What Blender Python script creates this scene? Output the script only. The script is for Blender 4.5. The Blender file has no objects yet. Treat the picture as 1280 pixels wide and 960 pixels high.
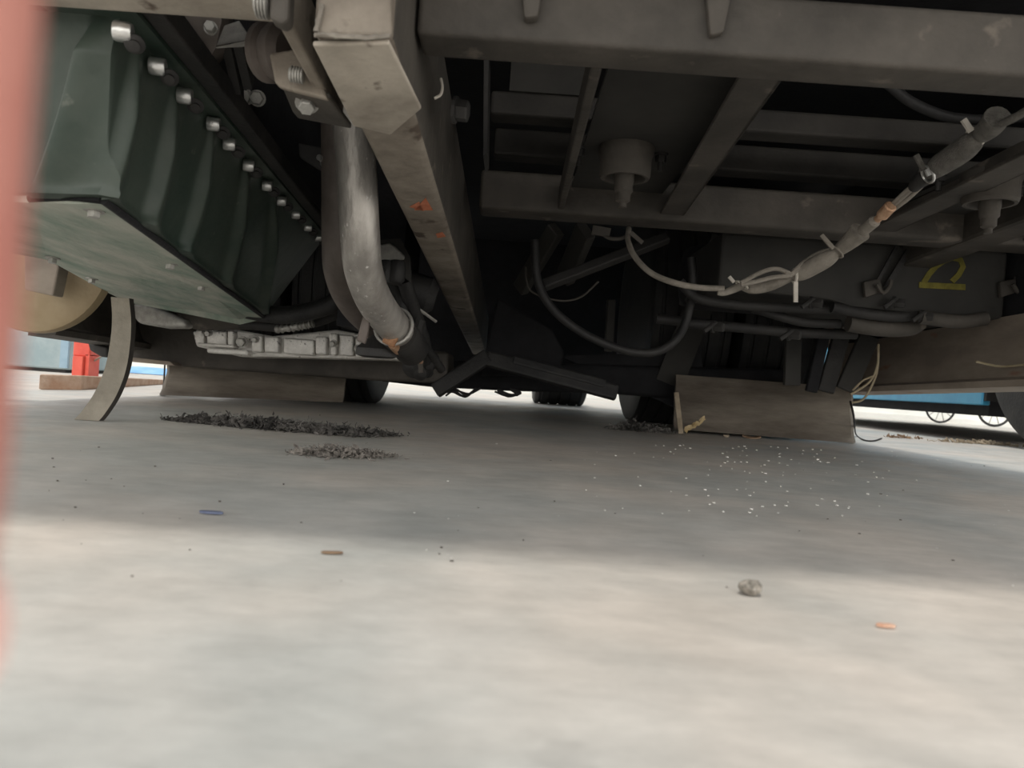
import bpy, bmesh, math, random
from mathutils import Vector, Matrix, noise
R = random.Random(7)
C = bpy.context.scene.collection
V = Vector
# ------------------------------------------------------------------ camera, sky, sun, exposure
FPX, CAMZ, ROLL = 924.0, 0.14, 0.07
sc = bpy.context.scene
camd = bpy.data.cameras.new('camera'); cam = bpy.data.objects.new('camera', camd); C.objects.link(cam)
camd.sensor_width = 36.0; camd.lens = 36.0 * FPX / 1280.0; camd.clip_start = 0.004; camd.clip_end = 200
CAMROT = Matrix.Rotation(math.radians(90 - 0.25), 3, 'X') @ Matrix.Rotation(math.atan(ROLL), 3, 'Z')
CAMLOC = V((0, 0, CAMZ))
cam.matrix_world = Matrix.Translation(CAMLOC) @ CAMROT.to_4x4()
camd.dof.use_dof = True; camd.dof.focus_distance = 1.55; camd.dof.aperture_fstop = 8.5
sc.camera = cam

w = bpy.data.worlds.new('sky'); sc.world = w; w.use_nodes = True
bg = w.node_tree.nodes['Background']; bg.inputs[1].default_value = 1.0        # hazy bright sky, brighter towards the horizon all round
_n = w.node_tree.nodes; _l = w.node_tree.links
_tc = _n.new('ShaderNodeTexCoord'); _sx = _n.new('ShaderNodeSeparateXYZ'); _cr = _n.new('ShaderNodeValToRGB')
_l.new(_tc.outputs['Generated'], _sx.inputs[0]); _l.new(_sx.outputs['Z'], _cr.inputs[0]); _l.new(_cr.outputs[0], bg.inputs[0])
_cr.color_ramp.elements[0].position = 0.0; _cr.color_ramp.elements[0].color = (2.05, 1.97, 1.84, 1)
_cr.color_ramp.elements[1].position = 0.9; _cr.color_ramp.elements[1].color = (0.50, 0.55, 0.62, 1)
sund = bpy.data.lights.new('sun', 'SUN'); sun = bpy.data.objects.new('sun', sund); C.objects.link(sun)
sund.energy = 1.45; sund.angle = math.radians(5.0); sund.color = (1.0, 0.95, 0.87)
SUNDIR = V((0.06, 0.325, -0.93)).normalized()
sun.rotation_euler = SUNDIR.to_track_quat('-Z', 'Y').to_euler(); sun.location = (-3, -3, 6)
vs = sc.view_settings
vs.view_transform = 'Standard'; vs.look = 'None'; vs.gamma = 1; vs.use_curve_mapping = False; vs.exposure = 0.36
sc.cycles.max_bounces = 10; sc.cycles.diffuse_bounces = 6; sc.cycles.sample_clamp_indirect = 8
sc.cycles.use_denoising = True

# ------------------------------------------------------------------ measuring: a sight line of the photograph at a known depth
def ray(px, py):
    return CAMROT @ V(((px - 640) / FPX, -(py - 480) / FPX, -1))
def P(px, py, Y):
    d = ray(px, py); return CAMLOC + d * (Y / d.y)
def PZ(px, py, z=0.0):
    d = ray(px, py); return CAMLOC + d * ((z - CAMZ) / d.z)
def proj(p):
    c = CAMROT.transposed() @ (V(p) - CAMLOC); return 640 - FPX * c.x / c.z, 480 + FPX * c.y / c.z

# ------------------------------------------------------------------ materials
def mat(name, c1, c2, scale=6.0, rough=0.75, metal=0.0, bump=0.15, lo=0.38, hi=0.64, speck=None, stretch=(1, 1, 1), bscale=None, detail=8):
    m = bpy.data.materials.new(name); m.use_nodes = True
    nt = m.node_tree; N = nt.nodes; L = nt.links; b = N['Principled BSDF']
    tc = N.new('ShaderNodeTexCoord'); mp = N.new('ShaderNodeMapping'); L.new(tc.outputs['Object'], mp.inputs[0]); mp.inputs['Scale'].default_value = stretch
    n = N.new('ShaderNodeTexNoise'); n.inputs['Scale'].default_value = scale; n.inputs['Detail'].default_value = detail; n.inputs['Roughness'].default_value = 0.62
    L.new(mp.outputs[0], n.inputs[0])
    r = N.new('ShaderNodeValToRGB'); r.color_ramp.elements[0].position = lo; r.color_ramp.elements[1].position = hi
    r.color_ramp.elements[0].color = (*c1, 1); r.color_ramp.elements[1].color = (*c2, 1)
    L.new(n.outputs['Fac'], r.inputs[0]); col = r.outputs[0]
    if speck:
        sc_, sscale, sthr = speck
        n2 = N.new('ShaderNodeTexNoise'); n2.inputs['Scale'].default_value = sscale; n2.inputs['Detail'].default_value = 5; L.new(mp.outputs[0], n2.inputs[0])
        r2 = N.new('ShaderNodeValToRGB'); r2.color_ramp.elements[0].position = sthr; r2.color_ramp.elements[1].position = min(1, sthr + 0.06)
        L.new(n2.outputs['Fac'], r2.inputs[0])
        mx = N.new('ShaderNodeMix'); mx.data_type = 'RGBA'; L.new(r2.outputs[0], mx.inputs[0]); L.new(col, mx.inputs[6]); mx.inputs[7].default_value = (*sc_, 1); col = mx.outputs[2]
    L.new(col, b.inputs['Base Color'])
    b.inputs['Roughness'].default_value = rough; b.inputs['Metallic'].default_value = metal
    if bump:
        n3 = N.new('ShaderNodeTexNoise'); n3.inputs['Scale'].default_value = bscale or scale * 7; n3.inputs['Detail'].default_value = 6; L.new(mp.outputs[0], n3.inputs[0])
        bp = N.new('ShaderNodeBump'); bp.inputs['Strength'].default_value = bump; bp.inputs['Distance'].default_value = 0.01
        L.new(n3.outputs['Fac'], bp.inputs['Height']); L.new(bp.outputs[0], b.inputs['Normal'])
    return m
M = {}
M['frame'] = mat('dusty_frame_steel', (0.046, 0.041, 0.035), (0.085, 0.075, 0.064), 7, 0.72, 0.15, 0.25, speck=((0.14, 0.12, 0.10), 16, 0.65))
M['rail'] = mat('dusty_rail_steel', (0.30, 0.265, 0.22), (0.55, 0.495, 0.42), 6, 0.75, 0.1, 0.3, speck=((0.12, 0.09, 0.07), 18, 0.63))
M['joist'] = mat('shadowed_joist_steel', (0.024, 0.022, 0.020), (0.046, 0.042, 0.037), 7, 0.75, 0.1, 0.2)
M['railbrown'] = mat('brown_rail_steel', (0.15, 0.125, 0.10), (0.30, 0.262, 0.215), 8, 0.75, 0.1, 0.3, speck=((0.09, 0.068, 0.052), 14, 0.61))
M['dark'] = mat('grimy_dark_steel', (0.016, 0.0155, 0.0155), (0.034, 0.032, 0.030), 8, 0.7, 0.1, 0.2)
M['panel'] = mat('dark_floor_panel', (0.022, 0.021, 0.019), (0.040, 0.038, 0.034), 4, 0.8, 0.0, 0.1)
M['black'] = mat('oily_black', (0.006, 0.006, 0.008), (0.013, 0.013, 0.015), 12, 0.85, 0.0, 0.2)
M['rubber'] = mat('black_rubber', (0.011, 0.011, 0.012), (0.026, 0.025, 0.024), 14, 0.62, 0.0, 0.2)
M['green'] = mat('dark_green_paint', (0.022, 0.040, 0.030), (0.058, 0.074, 0.060), 5, 0.5, 0.0, 0.15, speck=((0.13, 0.14, 0.12), 30, 0.68))
M['greendust_lit'] = mat('dusty_floorlit_green_paint', (0.20, 0.28, 0.225), (0.47, 0.48, 0.415), 7, 0.75, 0.0, 0.25, lo=0.36, hi=0.62, stretch=(1.6, 0.6, 1))  # dusty green, lightened so light from the floor is in the colour
M['silver'] = mat('bright_steel', (0.55, 0.55, 0.54), (0.75, 0.75, 0.73), 40, 0.32, 0.85, 0.1)
M['zinc'] = mat('dull_zinc', (0.30, 0.29, 0.27), (0.45, 0.44, 0.41), 40, 0.5, 0.5, 0.15)
M['cast'] = mat('cast_aluminium', (0.62, 0.60, 0.57), (0.80, 0.78, 0.74), 30, 0.5, 0.25, 0.3, speck=((0.18, 0.17, 0.16), 60, 0.62))
M['pipe'] = mat('dusty_steel_pipe', (0.30, 0.28, 0.255), (0.58, 0.55, 0.51), 14, 0.42, 0.45, 0.25, stretch=(1, 1, 0.4), speck=((0.75, 0.73, 0.7), 120, 0.66))
M['pipedark'] = mat('sooty_pipe', (0.09, 0.075, 0.065), (0.16, 0.135, 0.12), 9, 0.6, 0.2, 0.2)
M['rust'] = mat('rusty_steel', (0.26, 0.12, 0.06), (0.42, 0.24, 0.13), 50, 0.8, 0.1, 0.4)
M['copper'] = mat('brass_fitting', (0.42, 0.24, 0.14), (0.58, 0.38, 0.25), 60, 0.5, 0.4, 0.2)
M['tan'] = mat('tan_paint', (0.30, 0.225, 0.13), (0.37, 0.29, 0.18), 9, 0.65, 0.0, 0.15, speck=((0.42, 0.36, 0.26), 16, 0.66))
M['strap'] = mat('grey_rubber_strip', (0.23, 0.205, 0.165), (0.33, 0.295, 0.24), 12, 0.8, 0.0, 0.2)
M['strapedge'] = mat('dark_strip_edge', (0.03, 0.025, 0.022), (0.05, 0.042, 0.036), 12, 0.85)
M['tyre'] = mat('dusty_tyre', (0.085, 0.07, 0.055), (0.19, 0.165, 0.135), 5, 0.9, 0.0, 0.35, stretch=(0.5, 1, 2.2), bscale=40)
M['tyreside'] = mat('pale_tyre_side', (0.33, 0.33, 0.34), (0.45, 0.45, 0.46), 8, 0.85)
M['skirt'] = mat('mud_splashed_skirt', (0.20, 0.165, 0.135), (0.35, 0.295, 0.24), 3.5, 0.8, 0.0, 0.12, speck=((0.26, 0.15, 0.11), 9, 0.64), stretch=(1, 0.7, 2))
M['conduit'] = mat('dusty_conduit', (0.17, 0.152, 0.128), (0.27, 0.244, 0.208), 25, 0.85, 0.0, 0.3)
M['sleeve'] = mat('grey_braided_sleeve', (0.085, 0.08, 0.07), (0.15, 0.14, 0.125), 60, 0.85, 0.0, 0.5)
M['tie'] = mat('pale_cable_tie', (0.42, 0.39, 0.34), (0.56, 0.52, 0.46), 30, 0.6)
M['yellow'] = mat('yellow_chalk_mark', (0.12, 0.105, 0.014), (0.19, 0.165, 0.025), 40, 0.8)
M['orange'] = mat('orange_primer', (0.50, 0.15, 0.07), (0.62, 0.22, 0.12), 60, 0.8)
M['peach'] = mat('faded_orange_scrap', (0.55, 0.30, 0.20), (0.68, 0.45, 0.33), 200, 0.8)
M['skin'] = mat('skin', (0.47, 0.175, 0.14), (0.54, 0.23, 0.185), 90, 0.6, 0.0, 0.08)
M['nail'] = mat('finger_nail', (0.75, 0.42, 0.37), (0.8, 0.5, 0.45), 40, 0.35)
M['white'] = mat('white_plaster', (0.72, 0.72, 0.68), (0.84, 0.83, 0.79), 2, 0.9, 0, 0.05)
M['cream'] = mat('cream_plaster', (0.80, 0.77, 0.62), (0.86, 0.84, 0.72), 2, 0.9, 0, 0.05)
M['blue'] = mat('sky_blue_paint', (0.035, 0.25, 0.44), (0.05, 0.33, 0.52), 5, 0.35, 0, 0.05)
M['bluegrey'] = mat('blue_grey_paint', (0.22, 0.34, 0.43), (0.30, 0.43, 0.52), 5, 0.5)
M['red'] = mat('red_paint', (0.62, 0.07, 0.045), (0.72, 0.11, 0.07), 9, 0.5)
M['cab'] = mat('grey_cabinet_paint', (0.26, 0.34, 0.36), (0.36, 0.43, 0.44), 6, 0.6)
M['timber'] = mat('weathered_timber', (0.58, 0.36, 0.25), (0.72, 0.54, 0.42), 8, 0.85, stretch=(0.3, 2, 2))
M['bluetarp'] = mat('blue_tarpaulin', (0.18, 0.42, 0.75), (0.30, 0.55, 0.85), 8, 0.6)
M['ash'] = mat('dark_ash', (0.02, 0.019, 0.018), (0.15, 0.14, 0.13), 26, 0.95, 0, 0.4)
M['ashlight'] = mat('grey_fluff', (0.10, 0.09, 0.08), (0.32, 0.29, 0.26), 60, 0.95, 0, 0.4)
M['leaf'] = mat('dry_leaf', (0.42, 0.30, 0.14), (0.62, 0.50, 0.30), 40, 0.8)
M['stick'] = mat('pale_wood', (0.26, 0.21, 0.15), (0.40, 0.33, 0.24), 30, 0.85)
M['bark'] = mat('brown_bark', (0.16, 0.10, 0.06), (0.28, 0.19, 0.12), 40, 0.9)
M['stone'] = mat('grey_stone', (0.13, 0.12, 0.10), (0.42, 0.38, 0.33), 160, 0.9, 0, 0.4, speck=((0.8, 0.78, 0.74), 260, 0.66))
M['flake'] = mat('white_flake', (0.7, 0.68, 0.64), (0.85, 0.84, 0.8), 40, 0.8)
M['dirt'] = mat('dark_crumb', (0.08, 0.07, 0.06), (0.16, 0.14, 0.12), 40, 0.95)
M['plastic'] = mat('blue_grey_plastic', (0.10, 0.12, 0.20), (0.15, 0.18, 0.27), 40, 0.5)
M['wire'] = mat('tan_wire', (0.26, 0.21, 0.13), (0.36, 0.30, 0.20), 40, 0.6)

def floor_material():
    m = bpy.data.materials.new('concrete'); m.use_nodes = True
    nt = m.node_tree; N = nt.nodes; L = nt.links; b = N['Principled BSDF']
    tc = N.new('ShaderNodeTexCoord')
    def noise_(scale, detail, st=(1, 1, 1), rough=0.6):
        mp = N.new('ShaderNodeMapping'); mp.inputs['Scale'].default_value = st; L.new(tc.outputs['Object'], mp.inputs[0])
        n = N.new('ShaderNodeTexNoise'); n.inputs['Scale'].default_value = scale; n.inputs['Detail'].default_value = detail; n.inputs['Roughness'].default_value = rough
        L.new(mp.outputs[0], n.inputs[0]); return n.outputs['Fac']
    def ramp(f, a, b_, ca, cb):
        r = N.new('ShaderNodeValToRGB'); r.color_ramp.elements[0].position = a; r.color_ramp.elements[1].position = b_
        r.color_ramp.elements[0].color = (*ca, 1); r.color_ramp.elements[1].color = (*cb, 1); L.new(f, r.inputs[0]); return r.outputs[0]
    def mix(f, a, c, mode='MIX', fac=None):
        x = N.new('ShaderNodeMix'); x.data_type = 'RGBA'; x.blend_type = mode
        if f is None: x.inputs[0].default_value = fac
        else: L.new(f, x.inputs[0])
        L.new(a, x.inputs[6])
        if isinstance(c, tuple): x.inputs[7].default_value = (*c, 1)
        else: L.new(c, x.inputs[7])
        return x.outputs[2]
    base = ramp(noise_(7.0, 7), 0.36, 0.64, (0.42, 0.415, 0.385), (0.62, 0.595, 0.55))
    tint = ramp(noise_(2.2, 3), 0.40, 0.62, (0.45, 0.46, 0.44), (0.64, 0.555, 0.48))
    col = mix(None, base, tint, fac=0.5)
    fine = ramp(noise_(40, 8, (0.5, 1, 1), 0.7), 0.3, 0.7, (0.86, 0.86, 0.86), (1.10, 1.10, 1.10))
    col = mix(None, col, fine, 'MULTIPLY', 1.0)
    stain = ramp(noise_(3.2, 4), 0.58, 0.72, (0, 0, 0), (1, 1, 1))
    sm = N.new('ShaderNodeMath'); sm.operation = 'MULTIPLY'; sm.inputs[1].default_value = 0.35; L.new(stain, sm.inputs[0])
    col = mix(sm.outputs[0], col, (0.38, 0.37, 0.345))
    wet = ramp(noise_(16, 3, (1, 1, 1)), 0.70, 0.76, (0, 0, 0), (1, 1, 1))
    wm = N.new('ShaderNodeMath'); wm.operation = 'MULTIPLY'; wm.inputs[1].default_value = 0.3; L.new(wet, wm.inputs[0])
    col = mix(wm.outputs[0], col, (0.30, 0.29, 0.27))
    L.new(col, b.inputs['Base Color'])
    rr = ramp(noise_(9, 5), 0.35, 0.65, (0.50, 0.50, 0.50), (0.68, 0.68, 0.68)); L.new(rr, b.inputs['Roughness'])
    bp = N.new('ShaderNodeBump'); bp.inputs['Strength'].default_value = 0.12; bp.inputs['Distance'].default_value = 0.004
    L.new(noise_(60, 8), bp.inputs['Height']); L.new(bp.outputs[0], b.inputs['Normal'])
    return m
M['floor'] = floor_material()

# ------------------------------------------------------------------ building helpers
WORLD = {}
def tag(o, label=None, cat=None, group=None, kind=None):
    if label: o['label'] = label
    if cat: o['category'] = cat
    if group: o['group'] = group
    if kind: o['kind'] = kind
    return o
def empty(name, loc, label, cat, group=None):
    o = bpy.data.objects.new(name, None); C.objects.link(o); o.location = loc; o.empty_display_size = 0.05; WORLD[o] = V(loc)
    return tag(o, label, cat, group)
def obj(name, bm, m, parent=None, smooth=False, label=None, autosm=None):
    bmesh.ops.recalc_face_normals(bm, faces=bm.faces)
    c = V((0, 0, 0))
    lo = V((1e9,) * 3); hi = V((-1e9,) * 3)
    for v in bm.verts:
        for i in range(3): lo[i] = min(lo[i], v.co[i]); hi[i] = max(hi[i], v.co[i])
    c = (lo + hi) / 2
    if parent is None: c.z = lo.z
    bmesh.ops.translate(bm, verts=bm.verts, vec=-c)
    if smooth or autosm:
        for f in bm.faces: f.smooth = True
        lim = math.radians(autosm or 40)
        for e in bm.edges:
            if len(e.link_faces) == 2 and e.calc_face_angle(0) > lim: e.smooth = False
    me = bpy.data.meshes.new(name); bm.to_mesh(me); bm.free()
    o = bpy.data.objects.new(name, me); C.objects.link(o)
    ms = m if isinstance(m, (list, tuple)) else [m]
    for mm in ms: me.materials.append(M[mm])
    WORLD[o] = c
    if parent: o.parent = parent; o.location = c - WORLD[parent]
    else: o.location = c
    if label: o['label'] = label
    return o
def inst(src, p, parent, mat3=None, scale=1.0, name=None):
    o = src.copy(); C.objects.link(o); o.parent = parent; WORLD[o] = V(p)
    loc = V(p) - (WORLD[parent] if parent else V((0, 0, 0)))
    mm = (mat3.to_4x4() if mat3 else Matrix.Identity(4)) @ Matrix.Scale(scale, 4)
    o.matrix_local = Matrix.Translation(loc) @ mm
    return o
def BM(): return bmesh.new()
def hex8(bm, p, mi=0):
    vs_ = [bm.verts.new(q) for q in p]
    fs = []
    for f in ((0, 1, 2, 3), (7, 6, 5, 4), (0, 4, 5, 1), (1, 5, 6, 2), (2, 6, 7, 3), (3, 7, 4, 0)):
        fc = bm.faces.new([vs_[i] for i in f]); fc.material_index = mi; fs.append(fc)
    return fs
def box(bm, lo, hi, mi=0):
    x0, y0, z0 = lo; x1, y1, z1 = hi
    return hex8(bm, [(x0, y0, z0), (x1, y0, z0), (x1, y1, z0), (x0, y1, z0), (x0, y0, z1), (x1, y0, z1), (x1, y1, z1), (x0, y1, z1)], mi)
def prism(bm, pts, off, mi=0):
    off = V(off); a = [bm.verts.new(p) for p in pts]; b = [bm.verts.new(V(p) + off) for p in pts]
    bm.faces.new(a).material_index = mi; bm.faces.new(b[::-1]).material_index = mi
    n = len(a)
    for i in range(n): bm.faces.new((a[i], b[i], b[(i + 1) % n], a[(i + 1) % n])).material_index = mi
def bev(bm, wdt=0.004, seg=2):
    bmesh.ops.recalc_face_normals(bm, faces=bm.faces)
    bmesh.ops.bevel(bm, geom=[e for e in bm.edges if len(e.link_faces) == 2 and e.calc_face_angle(0) > 0.4], offset=wdt, segments=seg, profile=0.5, affect='EDGES', clamp_overlap=True)
    return bm
def frame_of(d, up=V((0, 0, 1))):
    d = d.normalized(); s = d.cross(up)
    if s.length < 1e-4: s = d.cross(V((1, 0, 0)))
    s.normalize(); u = s.cross(d).normalized(); return d, s, u
def bar(bm, p0, p1, w, h, up=V((0, 0, 1)), mi=0):
    """box beam, the line p0-p1 runs along the middle of its underside"""
    p0 = V(p0); p1 = V(p1); d, s, u = frame_of(p1 - p0, up); a = s * (w / 2); t = u * h
    return hex8(bm, [p0 - a, p0 + a, p1 + a, p1 - a, p0 - a + t, p0 + a + t, p1 + a + t, p1 - a + t], mi)
def spline(pts, n=8):
    pts = [V(p) for p in pts]; q = [pts[0] * 2 - pts[1]] + pts + [pts[-1] * 2 - pts[-2]]; out = []
    for i in range(1, len(q) - 2):
        a, b, c, d = q[i - 1], q[i], q[i + 1], q[i + 2]
        for k in range(n):
            t = k / n
            out.append(0.5 * (2 * b + (c - a) * t + (2 * a - 5 * b + 4 * c - d) * t * t + (3 * b - a - 3 * c + d) * t ** 3))
    out.append(pts[-1]); return out
def tube(bm, pts, r, n=8, seg=10, mi=0, cap=True, flat=1.0):
    path = spline(pts, n) if n > 1 else [V(p) for p in pts]
    rf = r if callable(r) else (lambda t: r)
    rings = []; s = None
    for i, p in enumerate(path):
        d = (path[min(i + 1, len(path) - 1)] - path[max(i - 1, 0)]).normalized()
        if s is None: d, s, u = frame_of(d)
        s = (s - d * s.dot(d)).normalized(); u = s.cross(d); rr = rf(i / (len(path) - 1))
        rings.append([bm.verts.new(p + s * (rr * math.cos(2 * math.pi * k / seg)) + u * (rr * flat * math.sin(2 * math.pi * k / seg))) for k in range(seg)])
    for a, b in zip(rings, rings[1:]):
        for k in range(seg): bm.faces.new((a[k], a[(k + 1) % seg], b[(k + 1) % seg], b[k])).material_index = mi
    if cap:
        bm.faces.new(rings[0][::-1]).material_index = mi; bm.faces.new(rings[-1]).material_index = mi
    return path
def lathe(bm, prof, origin, axis, seg=24, mi=0):
    """prof: (radius, distance along axis) pairs"""
    o = V(origin); d, s, u = frame_of(V(axis), V((0, 0, 1)) if abs(V(axis).normalized().z) < 0.95 else V((0, 1, 0)))
    rings = []
    for r, t in prof:
        if r < 1e-6: rings.append([bm.verts.new(o + d * t)])
        else: rings.append([bm.verts.new(o + d * t + s * (r * math.cos(2 * math.pi * k / seg)) + u * (r * math.sin(2 * math.pi * k / seg))) for k in range(seg)])
    for a, b in zip(rings, rings[1:]):
        for k in range(seg):
            q = [a[k % len(a)], a[(k + 1) % len(a)], b[(k + 1) % len(b)], b[k % len(b)]]
            q = list(dict.fromkeys(q))
            if len(q) > 2: bm.faces.new(q).material_index = mi
    if len(rings[0]) > 1: bm.faces.new(rings[0][::-1]).material_index = mi
    if len(rings[-1]) > 1: bm.faces.new(rings[-1]).material_index = mi
def hexbolt(bm, o, axis, r, h, washer=1.5, stud=0.0):
    lathe(bm, [(r * washer, 0), (r * washer, h * 0.22)], o, axis, 16)
    lathe(bm, [(r * 0.95, h * 0.2), (r, h * 0.3), (r, h * 0.9), (r * 0.88, h)], o, axis, 6)
    if stud: lathe(bm, [(r * 0.5, h * 0.9), (r * 0.5, h + stud)], o, axis, 10)
def threaded(bm, o, axis, r, L, pitch=0.003, seg=14):
    prof = [(0.0, 0), (r * 0.8, 0)]; t = 0
    while t < L:
        prof += [(r, t + pitch * 0.3), (r, t + pitch * 0.6), (r * 0.84, t + pitch * 0.8), (r * 0.84, t + pitch)]; t += pitch
    prof += [(r * 0.7, t + 0.001), (0, t + 0.001)]
    lathe(bm, prof, o, axis, seg)
def struct(name, bm, m):
    return tag(obj(name, bm, m), kind='structure')

# ------------------------------------------------------------------ the setting
bm = BM(); box(bm, (-25, -12, -0.3), (25, 14, 0)); struct('floor', bm, 'floor')
bm = BM(); box(bm, (-14, 9.0, 0), (14, 9.25, 3.2)); struct('wall_back', bm, 'white')
bm = BM(); box(bm, (-14, 8.9, 0), (14, 9.0, 0.06)); struct('baseboard_back', bm, 'white')

# ------------------------------------------------------------------ the bus
bus = empty('bus', (0, 1.5, 0), 'large dusty bus seen from beneath, its underside filling the top half', 'bus')
ZB = 0.513
# body floor high above, rear bumper, side skirts
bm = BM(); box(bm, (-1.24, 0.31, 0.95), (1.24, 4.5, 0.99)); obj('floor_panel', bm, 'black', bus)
bm = BM(); box(bm, (-1.26, 0.30, 0.84), (1.26, 0.36, 1.2)); bev(bm, 0.01); obj('bumper', bm, 'frame', bus)
def skirt(sx, z0, z1, name='side_skirt', m='skirt', ya=1.5):
    prof = [(0.0, 0.0), (-0.035, 0.004), (-0.04, 0.02), (-0.012, 0.03), (0.0, 0.06), (0.012, 0.13), (0.010, 0.16), (0.004, 0.185)]
    bm = BM(); n = 60; rows = []
    for i in range(n + 1):
        y = ya + (4.5 - ya) * i / n; zb = z0 + (z1 - z0) * min(1, (y - 0.42) / 2.2) + (0.24 if y > 2.75 else 0)
        inner = [bm.verts.new((sx * (1.215 + a), y, zb + b)) for a, b in prof]
        outer = [bm.verts.new((sx * 1.25, y, zb - 0.002 + b)) for a, b in prof[::-1]]
        rows.append(inner + outer)
    for a, b in zip(rows, rows[1:]):
        k = len(a)
        for j in range(k): bm.faces.new((a[j], a[(j + 1) % k], b[(j + 1) % k], b[j]))
    bm.faces.new(rows[0]); bm.faces.new(rows[-1][::-1])
    return obj(name, bm, m, bus, smooth=True)
sk = skirt(1, 0.245, 0.178); tag(sk, 'brown mud splashed side skirt with a rolled bottom lip')
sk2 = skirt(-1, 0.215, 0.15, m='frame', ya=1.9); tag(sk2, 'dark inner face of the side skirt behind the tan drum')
for sx in (-1, 1):
    bm = BM(); box(bm, (sx * 1.24 - 0.008, 1.95 if sx < 0 else 1.55, 0.36), (sx * 1.24 + 0.008, 2.75, 0.80)); obj('side_panel', bm, 'black', bus)
    bm = BM(); box(bm, (sx * 1.235 - 0.01, 0.36, 0.80), (sx * 1.235 + 0.01, 4.5, 0.95)); obj('side_panel', bm, 'black', bus)

# crossmembers: the near one, its far companion, and the two joists behind and above
bm = BM(); a = P(530, 36, 0.80); b = P(1420, 107, 0.80)
za = 0.507
box(bm, (-0.13, 0.80, za), (0.95, 0.86, za + 0.068)); bev(bm, 0.007, 3)
near_beam = obj('crossmember', bm, 'frame', bus, autosm=30, label='near box section crossmember running across the top')
bm = BM(); box(bm, (-1.15, 0.70, 0.495), (-0.235, 0.775, 0.58)); bev(bm, 0.006, 3)
obj('crossmember', bm, 'rail', bus, autosm=30, label='dusty crossmember end above the green oil pan')
bm = BM(); box(bm, (-0.10, 1.62, ZB), (1.16, 1.71, ZB + 0.086)); bev(bm, 0.009, 3)
far_beam = obj('crossmember', bm, 'frame', bus, autosm=30, label='second crossmember further in, below the bump stops')
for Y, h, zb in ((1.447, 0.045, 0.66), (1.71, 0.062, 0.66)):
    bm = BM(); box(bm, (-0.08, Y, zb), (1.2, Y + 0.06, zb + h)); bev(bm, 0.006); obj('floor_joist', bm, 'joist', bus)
# gusset ribs on the near beam
bm = BM(); prism(bm, [P(880, -40, 0.79), P(922, -40, 0.79), P(905, 40, 0.79), P(888, 44, 0.79)], (0, 0.012, 0)); bev(bm, 0.003); obj('gusset', bm, 'frame', bus)
bm = BM(); prism(bm, [P(650, -30, 0.785), P(680, -30, 0.785), P(673, 20, 0.785), P(655, 22, 0.785)], (0, 0.016, 0)); bev(bm, 0.004); obj('gusset', bm, 'frame', bus)
# stiffeners between the crossmembers
bm = BM(); bar(bm, P(749, 72, 0.855), P(701, 262, 1.625), 0.014, 0.05); bev(bm, 0.003); obj('stiffener', bm, 'frame', bus, label='narrow steel stiffener left of the rubber stop')
def angle_bar(p0, p1, w, t=0.007, h=0.055, m='frame'):
    bm = BM(); p0 = V(p0); p1 = V(p1); bar(bm, p0, p1, w, t); s = (p1 - p0).normalized().cross(V((0, 0, 1))).normalized() * (w / 2 - t / 2)
    bar(bm, p0 + s, p1 + s, t, h); bev(bm, 0.002); return obj('stiffener', bm, m, bus)
angle_bar((0.268, 0.85, ZB + 0.006), (0.325, 1.63, ZB + 0.014), 0.052)['label'] = 'wide steel stiffener right of the rubber stop'
angle_bar((0.765, 0.85, ZB + 0.024), (0.785, 1.63, ZB + 0.010), 0.058)['label'] = 'diagonal looking stiffener behind the cable bundle'
angle_bar((1.105, 0.87, ZB + 0.01), (1.12, 1.63, ZB + 0.01), 0.05)
# plates that carry the bump stops, and the recessed panel in the left bay
bm = BM(); box(bm, (0.10, 0.86, 0.572), (0.30, 1.62, 0.58)); obj('mounting_plate', bm, 'panel', bus)
bm = BM(); box(bm, (0.80, 0.86, 0.572), (1.02, 1.62, 0.58)); obj('mounting_plate', bm, 'panel', bus)
bm = BM(); box(bm, (-0.045, 1.44, 0.703), (0.12, 1.447, 0.93)); obj('bay_panel', bm, 'panel', bus)
bm = BM(); prism(bm, [P(605, 60, 1.25), P(611, 60, 1.25), P(609, 190, 1.25), P(604, 195, 1.25)], (0, 0.1, 0)); obj('bay_post', bm, 'dark', bus)
# bump stops
def bump_stop(c, zt, s=1.0):
    bm = BM(); o = V((c[0], c[1], zt))
    lathe(bm, [(0.050 * s, 0), (0.0495 * s, 0.012), (0.046 * s, 0.02), (0.0455 * s, 0.05), (0.043 * s, 0.056), (0.037 * s, 0.056), (0.034 * s, 0.05), (0.034 * s, 0.02)], o, (0, 0, -1), 32)
    st = obj('bump_stop', bm, 'frame', bus, autosm=35)
    bm = BM(); lathe(bm, [(0.018 * s, 0.015), (0.018 * s, 0.062), (0.0165 * s, 0.07), (0.0165 * s, 0.078), (0.013 * s, 0.082), (0.013 * s, 0.096), (0.007 * s, 0.1), (0.007 * s, 0.108), (0, 0.11)], o, (0, 0, -1), 18)
    for v in bm.verts: v.co += V((noise.noise(v.co * 90), noise.noise(v.co * 90 + V((5, 0, 0))), 0)) * 0.0015
    obj('stud', bm, 'frame', st, autosm=35)
    for dx in (-0.083, 0.066):
        bm = BM(); hexbolt(bm, o + V((dx * s, 0.02, 0)), (0, 0, -1), 0.010, 0.016, 1.3, 0.016); obj('bolt', bm, 'dark', bus, autosm=30)
    return st
c = P(782, 205, 1.33); bump_stop((c.x, 1.33), 0.572)
c = P(1238, 245, 1.33); bump_stop((c.x, 1.33), 0.572)

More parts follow.
